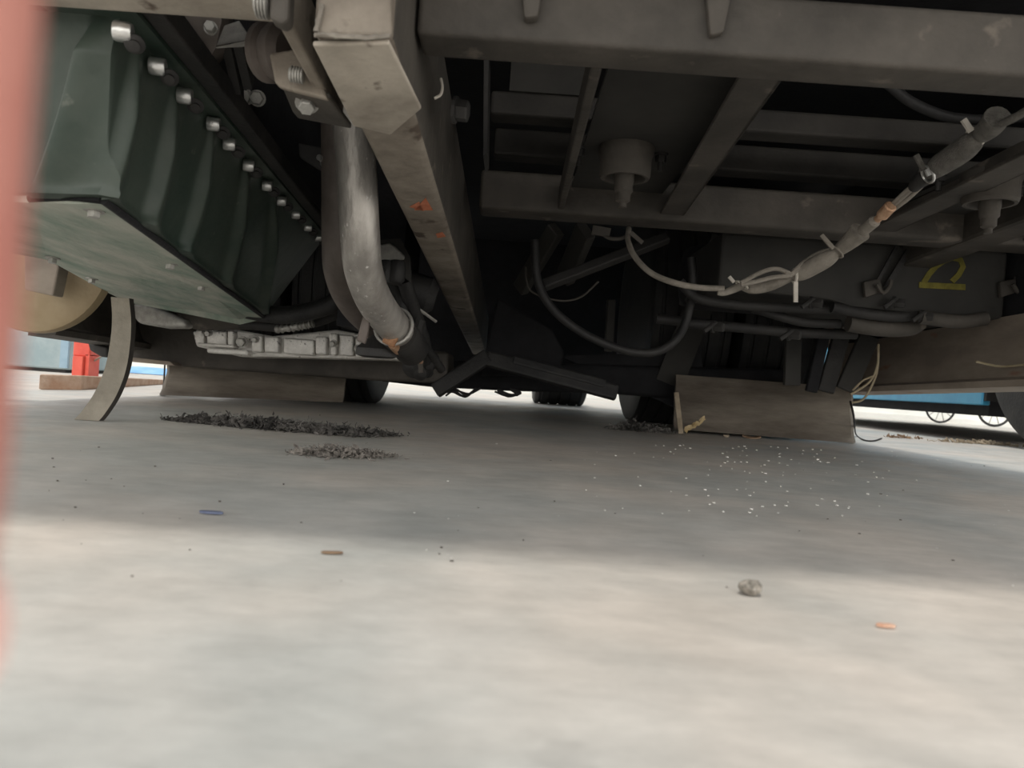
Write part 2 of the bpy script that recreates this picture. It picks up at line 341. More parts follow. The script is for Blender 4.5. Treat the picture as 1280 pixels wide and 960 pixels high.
# main rail
def main_rail():
    bm = BM()
    n0, n1 = P(388, 48, 0.69), P(492, 46, 0.69); f0, f1 = P(590, 446, 3.85), P(608, 441, 3.85)
    n0.z = n1.z = (n0.z + n1.z) / 2; f0.z = f1.z = (f0.z + f1.z) / 2
    up = V((0, 0, 0.20))
    hex8(bm, [n0, n1, f1, f0, n0 + up, n1 + up, f1 + up, f0 + up]); bev(bm, 0.012, 3)
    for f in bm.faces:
        if f.calc_center_median().z > n0.z * 0.5 + f0.z * 0.5 and abs(f.normal.x) > 0.8: f.material_index = 1     # unlit web sides: their shade painted in with the darker steel
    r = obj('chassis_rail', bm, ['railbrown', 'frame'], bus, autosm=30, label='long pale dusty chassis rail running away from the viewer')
    return r, n0, n1, f0, f1
rail, n0, n1, f0, f1 = main_rail()
def on_rail(px, py):
    d = ray(px, py); nrm = (n1 - n0).cross(f0 - n0); t = nrm.dot(n0 - CAMLOC) / nrm.dot(d); return CAMLOC + d * t
# welded sole plate and end plate on the rail
zs = n0.z - 0.004
q = [on_rail(391, 49), on_rail(487, 47), on_rail(527, 130), on_rail(489, 163), on_rail(442, 152)]
bm = BM(); prism(bm, [p + V((0, 0, -0.006)) for p in q], (0, 0, 0.005)); bev(bm, 0.002); obj('sole_plate', bm, 'rail', rail)
bm = BM(); prism(bm, [P(402, -20, 0.678), P(488, -20, 0.678), P(490, 44, 0.678), P(394, 44, 0.678)], (0, 0.011, 0)); bev(bm, 0.003); obj('end_plate', bm, 'railbrown', rail)
bm = BM(); tube(bm, [P(393, 44, 0.675), P(412, 44, 0.674), P(430, 46, 0.675), P(465, 47, 0.675), P(488, 45, 0.676)], 0.0022, 4, 6)
tube(bm, [P(402, 5, 0.676), P(399, 22, 0.675), P(395, 40, 0.675)], 0.0025, 4, 6)
for v in bm.verts: v.co += noise.noise_vector(v.co * 220) * 0.0015
obj('weld_bead', bm, 'conduit', rail, smooth=True)
for pts in ([(518, 262), (532, 247), (541, 262)], [(545, 292), (553, 290), (557, 295), (547, 297)], [(512, 258), (524, 252), (530, 263)]):
    bm = BM(); prism(bm, [on_rail(*p) + V((0, 0, -0.0012)) for p in pts], (0, 0, 0.001)); obj('paint_patch', bm, 'orange', rail)
bm = BM(); hexbolt(bm, P(567, 137, 0.97), (1, -0.1, -0.1), 0.014, 0.02, 1.25); obj('bolt', bm, 'dark', rail)
bm = BM(); tube(bm, [P(543, 123, 0.92), P(551, 118, 0.92), P(553, 108, 0.92), P(551, 98, 0.92)], 0.0018, 4, 6); obj('weld_spatter', bm, 'tie', rail)
# hidden twin rail on the far right keeps the frame whole
bm = BM(); bar(bm, (1.02, 0.7, 0.56), (0.95, 4.3, 0.36), 0.08, 0.15); bev(bm, 0.01); obj('chassis_rail', bm, 'frame', bus)

# engine mount bracket left of the rail
bm = BM(); bar(bm, P(353, 26, 0.70), P(421, 154, 0.915), 0.014, 0.06); bev(bm, 0.003)
br = obj('mount_bracket', bm, 'railbrown', bus, label='welded engine mount bracket with bolts')
bm = BM(); prism(bm, [P(336, 66, 0.83), P(385, 58, 0.83), P(410, 124, 0.83), P(350, 109, 0.83), P(343, 103, 0.83)], (0, 0.01, 0.0)); bev(bm, 0.003); obj('bracket_plate', bm, 'railbrown', br)
bm = BM(); prism(bm, [P(352, 109, 0.835), P(412, 124, 0.835), P(440, 162, 0.905), P(372, 149, 0.905), P(365, 140, 0.89)], (0, 0, 0.008)); bev(bm, 0.003); obj('bracket_plate', bm, 'frame', br)
bm = BM(); hexbolt(bm, P(384, 128, 0.86), (0.1, -0.55, -0.8), 0.0095, 0.013, 1.45); obj('bolt', bm, 'zinc', br)
bm = BM(); threaded(bm, P(380, 95, 0.815), (-1, -0.1, 0.05), 0.009, 0.014); obj('threaded_stud', bm, 'zinc', br, autosm=35)
bm = BM(); prism(bm, [P(336, -20, 0.68), P(362, -20, 0.68), P(360, 24, 0.68), P(352, 30, 0.68), P(336, 22, 0.68)], (0, 0.02, 0)); bev(bm, 0.004); obj('bracket_plate', bm, 'frame', br)
bm = BM(); threaded(bm, P(337, 4, 0.69), (-1, -0.1, 0.05), 0.015, 0.011); obj('threaded_stud', bm, 'zinc', br, autosm=35)
bm = BM(); lathe(bm, [(0.030, 0), (0.035, 0.004), (0.035, 0.012), (0.029, 0.016), (0.032, 0.02), (0.035, 0.026), (0.035, 0.036), (0.026, 0.044)], P(330, 66, 0.90), (0.75, -0.35, -0.1), 28)
obj('rubber_mount', bm, 'pipedark', br, autosm=35)

# ---- oil pan
LB = [P(-60, 246, 0.92), P(40, 248, 0.86), P(128, 250, 0.85), P(330, 396, 2.0)]
LT = [P(-60, 10, 0.86), P(60, 14, 0.81), P(150, 22, 0.80), P(402, 302, 2.0)]
def line_u(a, b, px):                       # where a point of a 3-D edge appears above a picture column
    lo, hi = 0.0, 1.0
    for _ in range(40):
        mid = (lo + hi) / 2
        if proj(a.lerp(b, mid))[0] < px: lo = mid
        else: hi = mid
    return lo
def pan_mesh():
    segs = [(LB[i], LB[i + 1], LT[i], LT[i + 1]) for i in range(3)]
    ribs_side = [(line_u(LT[2], LT[3], tp), line_u(LB[2], LB[3], bp)) for tp, bp in ((172, 130), (219, 182), (266, 226), (308, 279), (340, 326))]
    nu = [6, 90, 620]; nv = 64
    bm = BM(); cols = []
    for si, (b0, b1, t0, t1) in enumerate(segs):
        nrm = (b1 - b0).cross(t0 - b0).normalized()
        if nrm.dot(CAMLOC - b0) < 0: nrm = -nrm
        for i in range(nu[si] + (1 if si == 2 else 0)):
            u = i / nu[si]; col = []
            for j in range(nv + 1):
                v = j / nv
                p = b0.lerp(b1, u).lerp(t0.lerp(t1, u), v)
                d = 0.0
                if si == 2:
                    for (ut, ub) in ribs_side:
                        vv = v ** 0.85; ur = ub + (ut - ub) * vv - 0.022 * (1 - v) ** 5
                        x = (u - ur); wdt = (0.024 + 0.030 * ur) * (0.45 + 0.55 * (1 - v))
                        env = min(1, (1 - v) * 2.2) ** 0.7 * min(1, v * 8 + 0.5)
                        if x < 0: d += 0.017 * env * math.exp(-(x / (wdt * 0.36)) ** 2)
                        else: d += 0.017 * env * math.exp(-(x / (wdt * 1.5)) ** 2)
                elif si == 1:
                    ur = 0.68 - 0.50 * (1 - v) ** 1.6; x = u - ur; env = min(1, (1 - v) * 5)
                    d += 0.026 * env * math.exp(-(x / (0.08 if x < 0 else 0.32)) ** 2)
                d += 0.012 * math.exp(-((v - 0.0) / 0.05) ** 2) - 0.02 * math.exp(-((v) / 0.02) ** 2)
                col.append(bm.verts.new(p + nrm * d))
            cols.append(col)
    for a, b in zip(cols, cols[1:]):
        for j in range(nv): bm.faces.new((a[j], b[j], b[j + 1], a[j + 1]))
    # inner closing wall so the sump is solid
    back = [[bm.verts.new(c[k].co + V((-0.30, 0.03, 0.0))) for k in (0, -1)] for c in (cols[0], cols[-1])]
    bm.faces.new((cols[-1][0], cols[-1][-1], back[1][1], back[1][0]))
    return bm
bm = pan_mesh(); pan = obj('oil_pan', bm, 'green', bus, smooth=True, label='dark green ribbed engine oil pan')
btm = [P(-60, 246, 0.92), P(40, 249, 0.86), P(127, 251, 0.855), P(329, 397, 2.0), P(300, 404, 2.02), P(160, 376, 1.95), P(135, 364, 1.86), P(60, 322, 1.36), P(-60, 300, 1.2)]
bm = BM(); prism(bm, [p + V((0, 0, -0.004)) for p in btm], (0, 0, 0.012)); obj('pan_bottom', bm, 'greendust_lit', pan, label='pale dusty green bottom plate of the oil pan, with floor light in its colour')
bm = BM(); tube(bm, [btm[1] + V((0, -.004, 0)), btm[2] + V((0.004, -0.004, 0)), btm[3] + V((0.004, 0, 0))], 0.005, 1, 8); obj('seam', bm, 'black', pan, smooth=True)
# flange and bolts along it
bm = BM(); bar(bm, LT[1] + V((0.0, -0.01, 0)), LT[2] + V((0.0, -0.01, 0.0)), 0.03, 0.014)
bar(bm, LT[2] + V((0.008, -0.02, 0)), LT[3] + V((0.008, 0, 0)), 0.034, 0.014)
obj('flange', bm, 'green', pan)
bm = BM(); bar(bm, LT[2].lerp(LT[3], -0.12) + V((0.036, 0.0, 0.004)), LT[3] + V((0.04, 0, 0.0)), 0.024, 0.03); bev(bm, 0.003); obj('rail_lip', bm, 'dark', pan)
bolt_px = [(154, 40), (197, 83), (231, 120), (267, 155), (287, 180), (311, 207), (334, 232), (352, 251), (370, 268), (385, 284), (398, 297)]
bsrc = None
for (px, py) in bolt_px:
    u = line_u(LT[2], LT[3], px + 2); Y = LT[2].lerp(LT[3], u).y
    p = P(px, py, Y - 0.03)
    if bsrc is None:
        bm = BM(); lathe(bm, [(0.0095, -0.009), (0.0105, -0.007), (0.0105, 0.007), (0.0095, 0.009)], p, (1, 0.25, 0), 12)
        bsrc = obj('bolt', bm, 'silver', pan, autosm=40)
        bm = BM(); lathe(bm, [(0.009, 0), (0.0105, 0.002), (0.0105, 0.004), (0.006, 0.006), (0.006, 0.010), (0, 0.011)], p + V((0.010, 0.006, -0.008)), (0.25, -0.6, -0.6), 18)
        wsrc = obj('bolt_boss', bm, 'dark', pan, autosm=40)
    else:
        inst(bsrc, p, pan); inst(wsrc, p + V((0.012, 0.006, -0.010)), pan)
for px, py in ((118, 262), (213, 329), (252, 357), (115, 348), (66, 322), (195, 386)):
    n_ = (btm[2] - btm[3]).cross(btm[5] - btm[3]); d_ = ray(px, py); p_ = CAMLOC + d_ * (n_.dot(btm[3] + V((0, 0, -0.004)) - CAMLOC) / n_.dot(d_))
    bm = BM(); hexbolt(bm, p_, (0, -0.1, -1), 0.0075, 0.010, 1.6); obj('bolt', bm, 'zinc', pan)

# flywheel housing and the ribbed alloy gearbox below and behind the pan
bm = BM(); prism(bm, [P(150, 368, 2.03), P(300, 396, 2.03), P(345, 402, 2.06), P(350, 412, 2.12), P(250, 414, 2.12), P(190, 398, 2.08), P(160, 384, 2.05)], (0, 0.03, 0.02)); bev(bm, 0.004)
gb = obj('flywheel_housing', bm, 'frame', bus)
bm = BM(); prism(bm, [P(165, 378, 2.02), P(188, 381, 2.02), P(232, 400, 2.02), P(234, 410, 2.02), P(205, 410, 2.02), P(172, 404, 2.02), P(166, 396, 2.02)], (0, 0.05, 0)); bev(bm, 0.012, 3); obj('cast_cover', bm, 'zinc', gb, autosm=50)
gear = BM(); prism(gear, [P(240, 414, 2.16), P(296, 412, 2.16), P(340, 420, 2.16), P(420, 412, 2.16), P(525, 430, 2.16), P(535, 446, 2.16), P(490, 450, 2.16), P(330, 446, 2.16), P(300, 446, 2.16), P(245, 433, 2.16)], (0, 0.16, 0)); bev(gear, 0.006)
gear = obj('gearbox', gear, 'cast', bus, label='pale ribbed alloy gearbox casing')
def boss(x0, y0, x1, y1, Y=2.128, d=0.045, m='cast'):
    bm = BM(); prism(bm, [P(x0, y0, Y), P(x1, y0 + 0.07 * (x1 - x0), Y), P(x1, y1 + 0.07 * (x1 - x0), Y), P(x0, y1, Y)], (0, d, 0)); bev(bm, 0.006, 3); return obj('rib', bm, m, gear, autosm=50)
for b_ in ((244, 412, 254, 431), (258, 413, 282, 430), (284, 413, 292, 432), (314, 418, 327, 440), (330, 420, 348, 440), (354, 422, 392, 442), (394, 420, 408, 443), (411, 416, 421, 430), (413, 432, 420, 444), (424, 418, 441, 444), (444, 422, 450, 434), (444, 438, 452, 446), (456, 430, 476, 446), (478, 440, 498, 449)): boss(*b_)
for q in ((246, 428, 292, 432), (258, 434, 310, 441)): boss(*q, Y=2.12, d=0.05)
for px, py in ((303, 427), (262, 416), (320, 424), (417, 429), (447, 435)):
    bm = BM(); hexbolt(bm, P(px, py, 2.13), (0, -1, -0.2), 0.013 if px == 303 else 0.008, 0.02, 1.3); obj('bolt', bm, 'zinc', gear)
# dark undertray and axle: everything low between the wheels
bm = BM(); prism(bm, [P(160, 398, 2.4), P(300, 420, 2.4), P(560, 440, 2.4), P(560, 480, 2.4), P(470, 476, 2.4), P(330, 466, 2.4), P(255, 461, 2.4), P(206, 456, 2.4), P(160, 448, 2.4)], (0, 0.25, 0)); bev(bm, 0.012, 3)
obj('cross_tray', bm, 'frame', bus, autosm=50)
bm = BM(); prism(bm, [P(140, 444, 2.33), P(212, 452, 2.33), P(218, 457, 2.33), P(160, 452, 2.33)], (0, 0.06, 0)); obj('tray_lip', bm, 'skirt', bus)
bm = BM(); tube(bm, [P(70, 402, 2.05), P(105, 421, 2.14), P(130, 428, 2.24), P(137, 436, 2.25)], 0.006, 5, 8); obj('brake_line', bm, 'black', bus, smooth=True)
bm = BM(); prism(bm, [P(109, 428, 2.2), P(134, 434, 2.2), P(134, 447, 2.2), P(126, 446, 2.2), P(112, 438, 2.2)], (0, 0.04, 0)); bev(bm, 0.005); obj('bracket', bm, 'dark', bus)
bm = BM(); prism(bm, [P(470, 448, 2.68), P(1000, 462, 2.68), P(1000, 510, 2.68), P(860, 500, 2.68), P(760, 492, 2.68), P(640, 489, 2.68), P(540, 484, 2.68), P(470, 476, 2.68)], (0, 0.18, 0)); bev(bm, 0.02, 3)
axle = obj('rear_axle', bm, 'black', bus, autosm=50)
for a, b, w_ in (((612, 446), (545, 490), 0.05), ((608, 450), (770, 493), 0.05), ((640, 452), (755, 482), 0.03)):
    bm = BM(); bar(bm, P(*a, 2.42), P(*b, 2.42), w_, 0.03, up=V((0, -1, 0.3))); bev(bm, 0.006); obj('link_arm', bm, 'rubber', bus)
bm = BM(); prism(bm, [P(622, 372, 2.6), P(690, 412, 2.6), P(705, 440, 2.6), P(700, 470, 2.6), P(600, 470, 2.6)], (0, 0.05, 0)); bev(bm, 0.006); obj('link_plate', bm, 'black', bus)
bm = BM(); prism(bm, [P(700, 445, 2.7), P(845, 440, 2.7), P(870, 400, 2.7), P(880, 470, 2.7), P(845, 510, 2.7)], (0, 0.05, 0)); obj('link_plate', bm, 'black', bus)
# wheels
def tyre(x0, x1, Y, r, name, m):
    xc = (x0 + x1) / 2; w2 = (x1 - x0) / 2; bm = BM(); prof = []
    prof = [(r * 0.62, -w2 * 0.96), (r * 0.80, -w2 * 1.0), (r * 0.93, -w2 * 0.99), (r * 0.985, -w2 * 0.93)]
    gx = [-0.72, -0.36, 0.0, 0.36, 0.72]
    prof.append((r * 0.995, -w2 * 0.88))
    for g in gx: prof += [(r, w2 * (g - 0.05)), (r - 0.006, w2 * (g - 0.03)), (r - 0.006, w2 * (g + 0.03)), (r, w2 * (g + 0.05))]
    prof += [(r * 0.995, w2 * 0.88), (r * 0.985, w2 * 0.93), (r * 0.93, w2 * 0.99), (r * 0.80, w2), (r * 0.62, w2 * 0.96)]
    lathe(bm, prof, (xc, Y, r), (1, 0, 0), 72)
    for v in bm.verts:
        if v.co.z < 0.004: v.co.z = 0.001
    return bm
TY = 2.62
def wheel(xi, xo, side):
    r = 0.47; yc = 3.22; x0, x1 = sorted((side * xi, side * xo)); xm = (x0 + x1) / 2
    wh = empty('wheel', (xm, yc, 0.001), None, None); wh.parent = bus; wh.location = V((xm, yc, 0.001)) - WORLD[bus]
    for a_, b_ in ((x0, xm - 0.012), (xm + 0.012, x1)):
        bm = tyre(a_, b_, yc, r, 'tyre', 'rubber'); obj('tyre', bm, 'rubber', wh, autosm=35)
    bm = BM(); lathe(bm, [(0.12, 0), (0.28, 0.01), (0.28, abs(x1 - x0) - 0.1), (0.12, abs(x1 - x0) - 0.09)], (x0 + 0.05, yc, r), (1, 0, 0), 40)
    obj('brake_drum', bm, 'dark', wh, autosm=40)
wheel(0.50, 1.16, 1); wheel(0.57, 1.16, -1)
def mud_flap(pxa, pxb, za, zb, top_a, top_b, side, label):
    bm = BM(); nx, nz = 40, 14; front = []; 
    for i in range(nx + 1):
        u = i / nx; px = pxa + (pxb - pxa) * u; x = P(px, 500, 2.6).x; row = []
        o = (1 - u) if side < 0 else u                         # 1 at the outer edge, which curls backwards
        curl = max(0, (o - 0.90) / 0.10)
        for j in range(nz + 1):
            v = j / nz; zt = P(px, top_a + (top_b - top_a) * u, 2.6).z; z0 = za + (zb - za) * u + 0.010 * (curl ** 2 if side > 0 else 0)
            z = z0 + (zt - z0) * v
            y = 2.6 + 0.02 * noise.noise(V((u * 4, v * 2, side))) - 0.03 * (1 - v) ** 2 + 0.16 * curl ** 1.3 + 0.004 * math.sin(v * 14)
            row.append(bm.verts.new((x + side * 0.012 * (1 - v) ** 2 * curl, y, z)))
        front.append(row)
    for a_, b_ in zip(front, front[1:]):
        for j in range(nz):
            f = bm.faces.new((a_[j], b_[j], b_[j + 1], a_[j + 1]))
    g_ = bmesh.ops.extrude_face_region(bm, geom=bm.faces[:]); bmesh.ops.translate(bm, verts=[q for q in g_['geom'] if isinstance(q, bmesh.types.BMVert)], vec=(0, 0.012, 0))
    return obj('mud_flap', bm, 'tyre', bus, autosm=50, label=label)
mud_flap(183, 431, 0.003, 0.024, 440, 440, -1, 'left dusty mud flap reaching to the floor, its outer edge lit pale')
mud_flap(843, 1089, 0.012, 0.005, 468, 486, 1, 'right brown mud flap hanging below the dark pipes')
bm = BM(); tube(bm, [P(206, 456, 2.66), P(205, 475, 2.66), P(203, 494, 2.66)], 0.003, 6, 6); obj('flap_edge_trim', bm, 'rubber', bus, smooth=True)

# tan drum at far left
bm = BM(); c = P(42, 318, 1.75); rr = 0.185
lathe(bm, [(0.0, -0.012), (rr * 0.5, -0.010), (rr * 0.9, -0.002), (rr * 0.985, 0.006), (rr, 0.014), (rr, 0.03), (rr * 0.9, 0.034)], c, (0.05, 1, 0), 56)
drum = obj('air_drum', bm, 'tan', bus, autosm=30, label='tan painted round drum beside the oil pan')
bm = BM(); prism(bm, [P(30, 308, 1.66), P(74, 332, 1.66), P(66, 370, 1.66), P(30, 362, 1.66)], (0, 0.04, 0)); bev(bm, 0.004); obj('drum_bracket', bm, 'skirt', drum)

# engine block and clutter in the dark bay
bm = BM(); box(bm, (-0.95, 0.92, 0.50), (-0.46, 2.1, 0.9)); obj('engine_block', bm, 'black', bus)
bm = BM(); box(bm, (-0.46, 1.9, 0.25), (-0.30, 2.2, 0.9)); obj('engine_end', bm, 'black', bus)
eng = bus
bm = BM(); lathe(bm, [(0.02, 0), (0.055, 0.01), (0.07, 0.03), (0.075, 0.08), (0.07, 0.1), (0.03, 0.12)], P(234, 30, 1.02), (0.1, -0.75, -0.25), 26)
for v in bm.verts: v.co += noise.noise_vector(v.co * 40) * 0.008
obj('cast_housing', bm, 'pipedark', bus, smooth=True)
# bent shiny heat shield
bm = BM(); pts = [(268, 58), (275, 40), (283, 31), (299, 26), (306, 42), (314, 52)]
g = [P(270, 57, 0.90), P(280, 32, 0.93), P(298, 26, 0.93), P(313, 49, 0.90)]
prism(bm, g, (0, 0.004, 0.002)); prism(bm, [P(268, 59, 0.895), P(313, 49, 0.895), P(312, 56, 0.905), P(300, 57, 0.905)], (0, 0.004, 0)); bev(bm, 0.0015); obj('heat_shield', bm, 'zinc', bus, label='bent bare metal heat shield')
bm = BM(); hexbolt(bm, P(264, 36, 0.92), (0.2, -1, -0.1), 0.007, 0.012, 1.2); obj('bolt', bm, 'zinc', bus)
for a, b in (((283, 60), (296, 118)), ((297, 58), (310, 112))):
    bm = BM(); bar(bm, P(*a, 0.98), P(*b, 1.05), 0.012, 0.02); obj('bay_rib', bm, 'dark', bus)
for px, py in ((307, 121), (322, 123)):
    bm = BM(); hexbolt(bm, P(px, py, 1.2), (0.2, -1, -0.3), 0.011, 0.016, 1.2); obj('bolt', bm, 'zinc', bus)
bm = BM(); prism(bm, [P(372, 178, 1.35), P(424, 188, 1.35), P(424, 225, 1.35), P(396, 210, 1.35), P(374, 196, 1.35)], (0, 0.012, 0)); bev(bm, 0.003); pl = obj('engine_bracket', bm, 'dark', bus)
bm = BM(); hexbolt(bm, P(409, 202, 1.345), (-0.25, -1, -0.05), 0.011, 0.012, 1.25, 0.018); obj('nut', bm, 'silver', pl, autosm=30)
bm = BM(); prism(bm, [P(476, 300, 1.7), P(500, 298, 1.7), P(513, 322, 1.7), P(513, 352, 1.7), P(476, 326, 1.7)], (0, 0.02, 0)); obj('engine_bracket', bm, 'panel', bus)
bm = BM(); prism(bm, [P(474, 306, 1.69), P(487, 303, 1.69), P(494, 308, 1.69), P(506, 320, 1.69), P(505, 325, 1.69), P(474, 325, 1.69)], (0, 0.008, 0)); bev(bm, 0.004); obj('label_plate', bm, 'zinc', bus)
for px in (484, 497):
    bm = BM(); lathe(bm, [(0.018, 0), (0.02, 0.01), (0.02, 0.04), (0.013, 0.05)], P(px, 328, 1.66), (0, -0.2, -1), 18); obj('solenoid', bm, 'rubber', bus, autosm=35)
bm = BM(); lathe(bm, [(0.03, 0), (0.05, 0.01), (0.05, 0.12), (0.03, 0.14)], P(478, 352, 1.86), (1, 0.1, -0.25), 22); obj('starter_motor', bm, 'rubber', bus, autosm=35)
bm = BM(); tube(bm, [P(500, 372, 1.8), P(520, 384, 1.8), P(545, 402, 1.85)], 0.004, 4, 6); obj('spring_rod', bm, 'zinc', bus, smooth=True)
bm = BM(); tube(bm, [P(505, 350, 1.75), P(516, 385, 1.8), P(530, 430, 1.9), P(534, 466, 2.0)], 0.018, 6, 10); obj('black_hose', bm, 'rubber', bus, smooth=True)
bm = BM(); tube(bm, [P(496, 350, 1.8), P(510, 400, 1.8), P(552, 462, 2.0)], 0.012, 6, 10); obj('black_hose', bm, 'rubber', bus, smooth=True)
# dark curved hoses under the engine
bm = BM(); tube(bm, [P(310, 388, 2.0), P(350, 394, 1.99), P(392, 388, 1.97), P(425, 374, 1.95), P(440, 350, 1.97)], 0.024, 8, 14); obj('black_hose', bm, 'rubber', bus, smooth=True)
bm = BM(); tube(bm, [P(300, 404, 2.08), P(350, 408, 2.08), P(395, 402, 2.07), P(432, 388, 2.05), P(460, 370, 2.1)], 0.015, 8, 12); obj('grey_hose', bm, 'dark', bus, smooth=True)
bm = BM(); tube(bm, [P(345, 412, 2.05), P(375, 408, 2.04), P(392, 404, 2.04)], lambda t: 0.010 + 0.003 * math.sin(t * 60), 12, 10); obj('coiled_sleeve', bm, 'zinc', bus, smooth=True)
# exhaust pipes with their clamp
bm = BM(); tube(bm, [P(438, 120, 1.20), P(445, 200, 1.22), P(450, 290, 1.24), P(455, 340, 1.28), P(472, 382, 1.36), P(502, 420, 1.52)], 0.033, 10, 24)
ex = obj('exhaust_pipe', bm, 'pipe', bus, smooth=True, label='bare grey bent exhaust pipe in front')
bm = BM(); tube(bm, [P(424, 120, 1.32), P(425, 210, 1.34), P(425, 300, 1.36), P(428, 345, 1.42), P(446, 382, 1.5), P(480, 415, 1.62)], 0.033, 10, 24)
ex2 = obj('exhaust_pipe', bm, 'pipedark', bus, smooth=True, label='sooty brown exhaust pipe behind the bare one')
e0 = P(500, 419, 1.5); ed = (P(514, 436, 1.58) - e0).normalized()
bm = BM(); lathe(bm, [(0.037, 0), (0.0385, 0.004), (0.0385, 0.035), (0.036, 0.045), (0.036, 0.10), (0.03, 0.11)], e0 - ed * 0.01, ed, 30); obj('pipe_sleeve', bm, 'dark', ex, autosm=35)
cl = P(492, 408, 1.46)
bm = BM(); d_, s_, u_ = frame_of(ed); tube(bm, [cl + s_ * (0.038 * math.cos(t)) + u_ * (0.038 * math.sin(t)) for t in [k * math.pi / 12 for k in range(25)]], 0.0035, 1, 8, cap=False); obj('clamp', bm, 'zinc', ex, smooth=True)
bm = BM(); prism(bm, [P(455, 388, 1.36), P(464, 388, 1.36), P(459, 418, 1.36), P(456, 430, 1.36), P(445, 426, 1.36)], (0, 0.012, 0)); bev(bm, 0.003); obj('clamp_bar', bm, 'pipedark', ex)
bm = BM(); lathe(bm, [(0.004, 0), (0.044, 0.035), (0.045, 0.05), (0.03, 0.055)], P(474, 414, 1.52), (0.0, 0.05, -1), 26); obj('bell_mouth', bm, 'rubber', ex, autosm=40)
bm = BM(); box(bm, (-0.013, -0.013, -0.013), (0.013, 0.013, 0.013)); bmesh.ops.rotate(bm, verts=bm.verts, matrix=Matrix.Rotation(0.4, 3, 'Y')); bmesh.ops.translate(bm, verts=bm.verts, vec=P(489, 424, 1.45)); bev(bm, 0.004); obj('rusty_nut', bm, 'rust', ex)
bm = BM(); tube(bm, [P(491, 430, 1.46), P(497, 438, 1.5), P(508, 444, 1.55), P(522, 446, 1.62), P(526, 452, 1.66)], lambda t: 0.010 - 0.004 * t, 6, 10); obj('brass_elbow', bm, 'copper', ex, smooth=True)
bm = BM(); bar(bm, P(524, 430, 1.9), P(527, 466, 1.9), 0.012, 0.012, up=V((0, -1, 0))); obj('bracket', bm, 'frame', bus)
bm = BM(); tube(bm, [P(526, 400, 1.7), P(520, 420, 1.7), P(508, 434, 1.7)], 0.012, 5, 8); obj('black_hose', bm, 'dark', bus, smooth=True)
for i, (px, py, r_) in enumerate(((514, 462, 0.03), (530, 458, 0.024), (522, 468, 0.022))):
    bm = BM(); lathe(bm, [(0.01, 0), (r_, 0.008), (r_, 0.05), (0.01, 0.06)], P(px, py, 1.95), (0.2, 0.6, 0.3), 14); obj('dark_fitting', bm, 'rubber', bus, autosm=35)

# beams and rods in the dark middle
for a, b, Y0, Y1, w_, m in (((680, 360), (835, 300), 2.0, 2.0, 0.028, 'dark'), ((655, 360), (700, 285), 2.3, 2.1, 0.05, 'panel'), ((712, 345), (738, 285), 2.2, 2.0, 0.06, 'panel'), ((763, 375), (760, 440), 2.6, 2.6, 0.03, 'panel')):
    bm = BM(); bar(bm, P(*a, Y0), P(*b, Y1), w_, 0.03, up=V((0, -1, 0.4))); bev(bm, 0.005); obj('stay', bm, m, bus)
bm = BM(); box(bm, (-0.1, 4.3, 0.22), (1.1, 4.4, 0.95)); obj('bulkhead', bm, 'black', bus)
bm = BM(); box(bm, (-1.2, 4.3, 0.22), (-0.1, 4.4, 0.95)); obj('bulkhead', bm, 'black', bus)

# battery box with the chalk mark, straps and pipe runs below it
bx0, bx1 = 0.55, 1.15; by = 1.86
bm = BM(); prism(bm, [V((0.50, by, 0.55)), V((1.222, by, 0.55)), V((1.222, by, 0.385)), V((1.19, by, 0.375)), V((0.84, by, 0.385)), V((0.78, by, 0.40)), V((0.50, by, 0.41))], (0, 0.45, 0)); bev(bm, 0.008, 2)
batt = obj('battery_box', bm, 'panel', bus, label='dark box hung behind the crossmember, a yellow mark on it')
def on_batt(px, py): return P(px, py, by - 0.003)
def ribbon(bm, pix, Y, wpx, t=0.002):
    prev = None
    for i, (x, y) in enumerate(pix):
        (xa, ya), (xb, yb) = pix[max(i - 1, 0)], pix[min(i + 1, len(pix) - 1)]
        l = math.hypot(xb - xa, yb - ya); nx, ny = -(yb - ya) / l * wpx / 2, (xb - xa) / l * wpx / 2
        ring = [bm.verts.new(q) for q in (P(x + nx, y + ny, Y), P(x - nx, y - ny, Y), P(x - nx, y - ny, Y) + V((0, t, 0)), P(x + nx, y + ny, Y) + V((0, t, 0)))]
        if prev:
            for k in range(4): bm.faces.new((prev[k], prev[(k + 1) % 4], ring[(k + 1) % 4], ring[k]))
        else: bm.faces.new(ring)
        prev = ring
    bm.faces.new(prev[::-1])
bm = BM(); ribbon(bm, [(1149, 356), (1207, 359)], by - 0.0035, 7.5)
ribbon(bm, [(1155, 353), (1162, 342), (1170, 333), (1180, 326), (1191, 322), (1201, 325), (1204, 333), (1199, 343), (1190, 352)], by - 0.002, 7)
obj('yellow_mark', bm, 'yellow', batt, label='yellow hand painted mark')
for px in (1092, 1262):
    bm = BM(); bar(bm, P(px + 30, 305, by - 0.01), P(px - 4, 366, by - 0.012), 0.008, 0.006, up=V((0, -1, 0)))
    bar(bm, P(px + 44, 312, by - 0.01), P(px + 12, 364, by - 0.012), 0.014, 0.006, up=V((0, -1, 0))); obj('strap', bm, 'dark', batt)
    bm = BM(); prism(bm, [P(px - 12, 352, by - 0.02), P(px + 8, 348, by - 0.02), P(px + 14, 364, by - 0.02), P(px - 10, 372, by - 0.02)], (0, 0.015, 0)); bev(bm, 0.004)
    tube(bm, [P(px + 4, 355, by - 0.03), P(px + 12, 366, by - 0.03), P(px + 20, 358, by - 0.03), P(px + 22, 350, by - 0.03)], 0.005, 4, 8); obj('clip', bm, 'frame', batt, autosm=40)
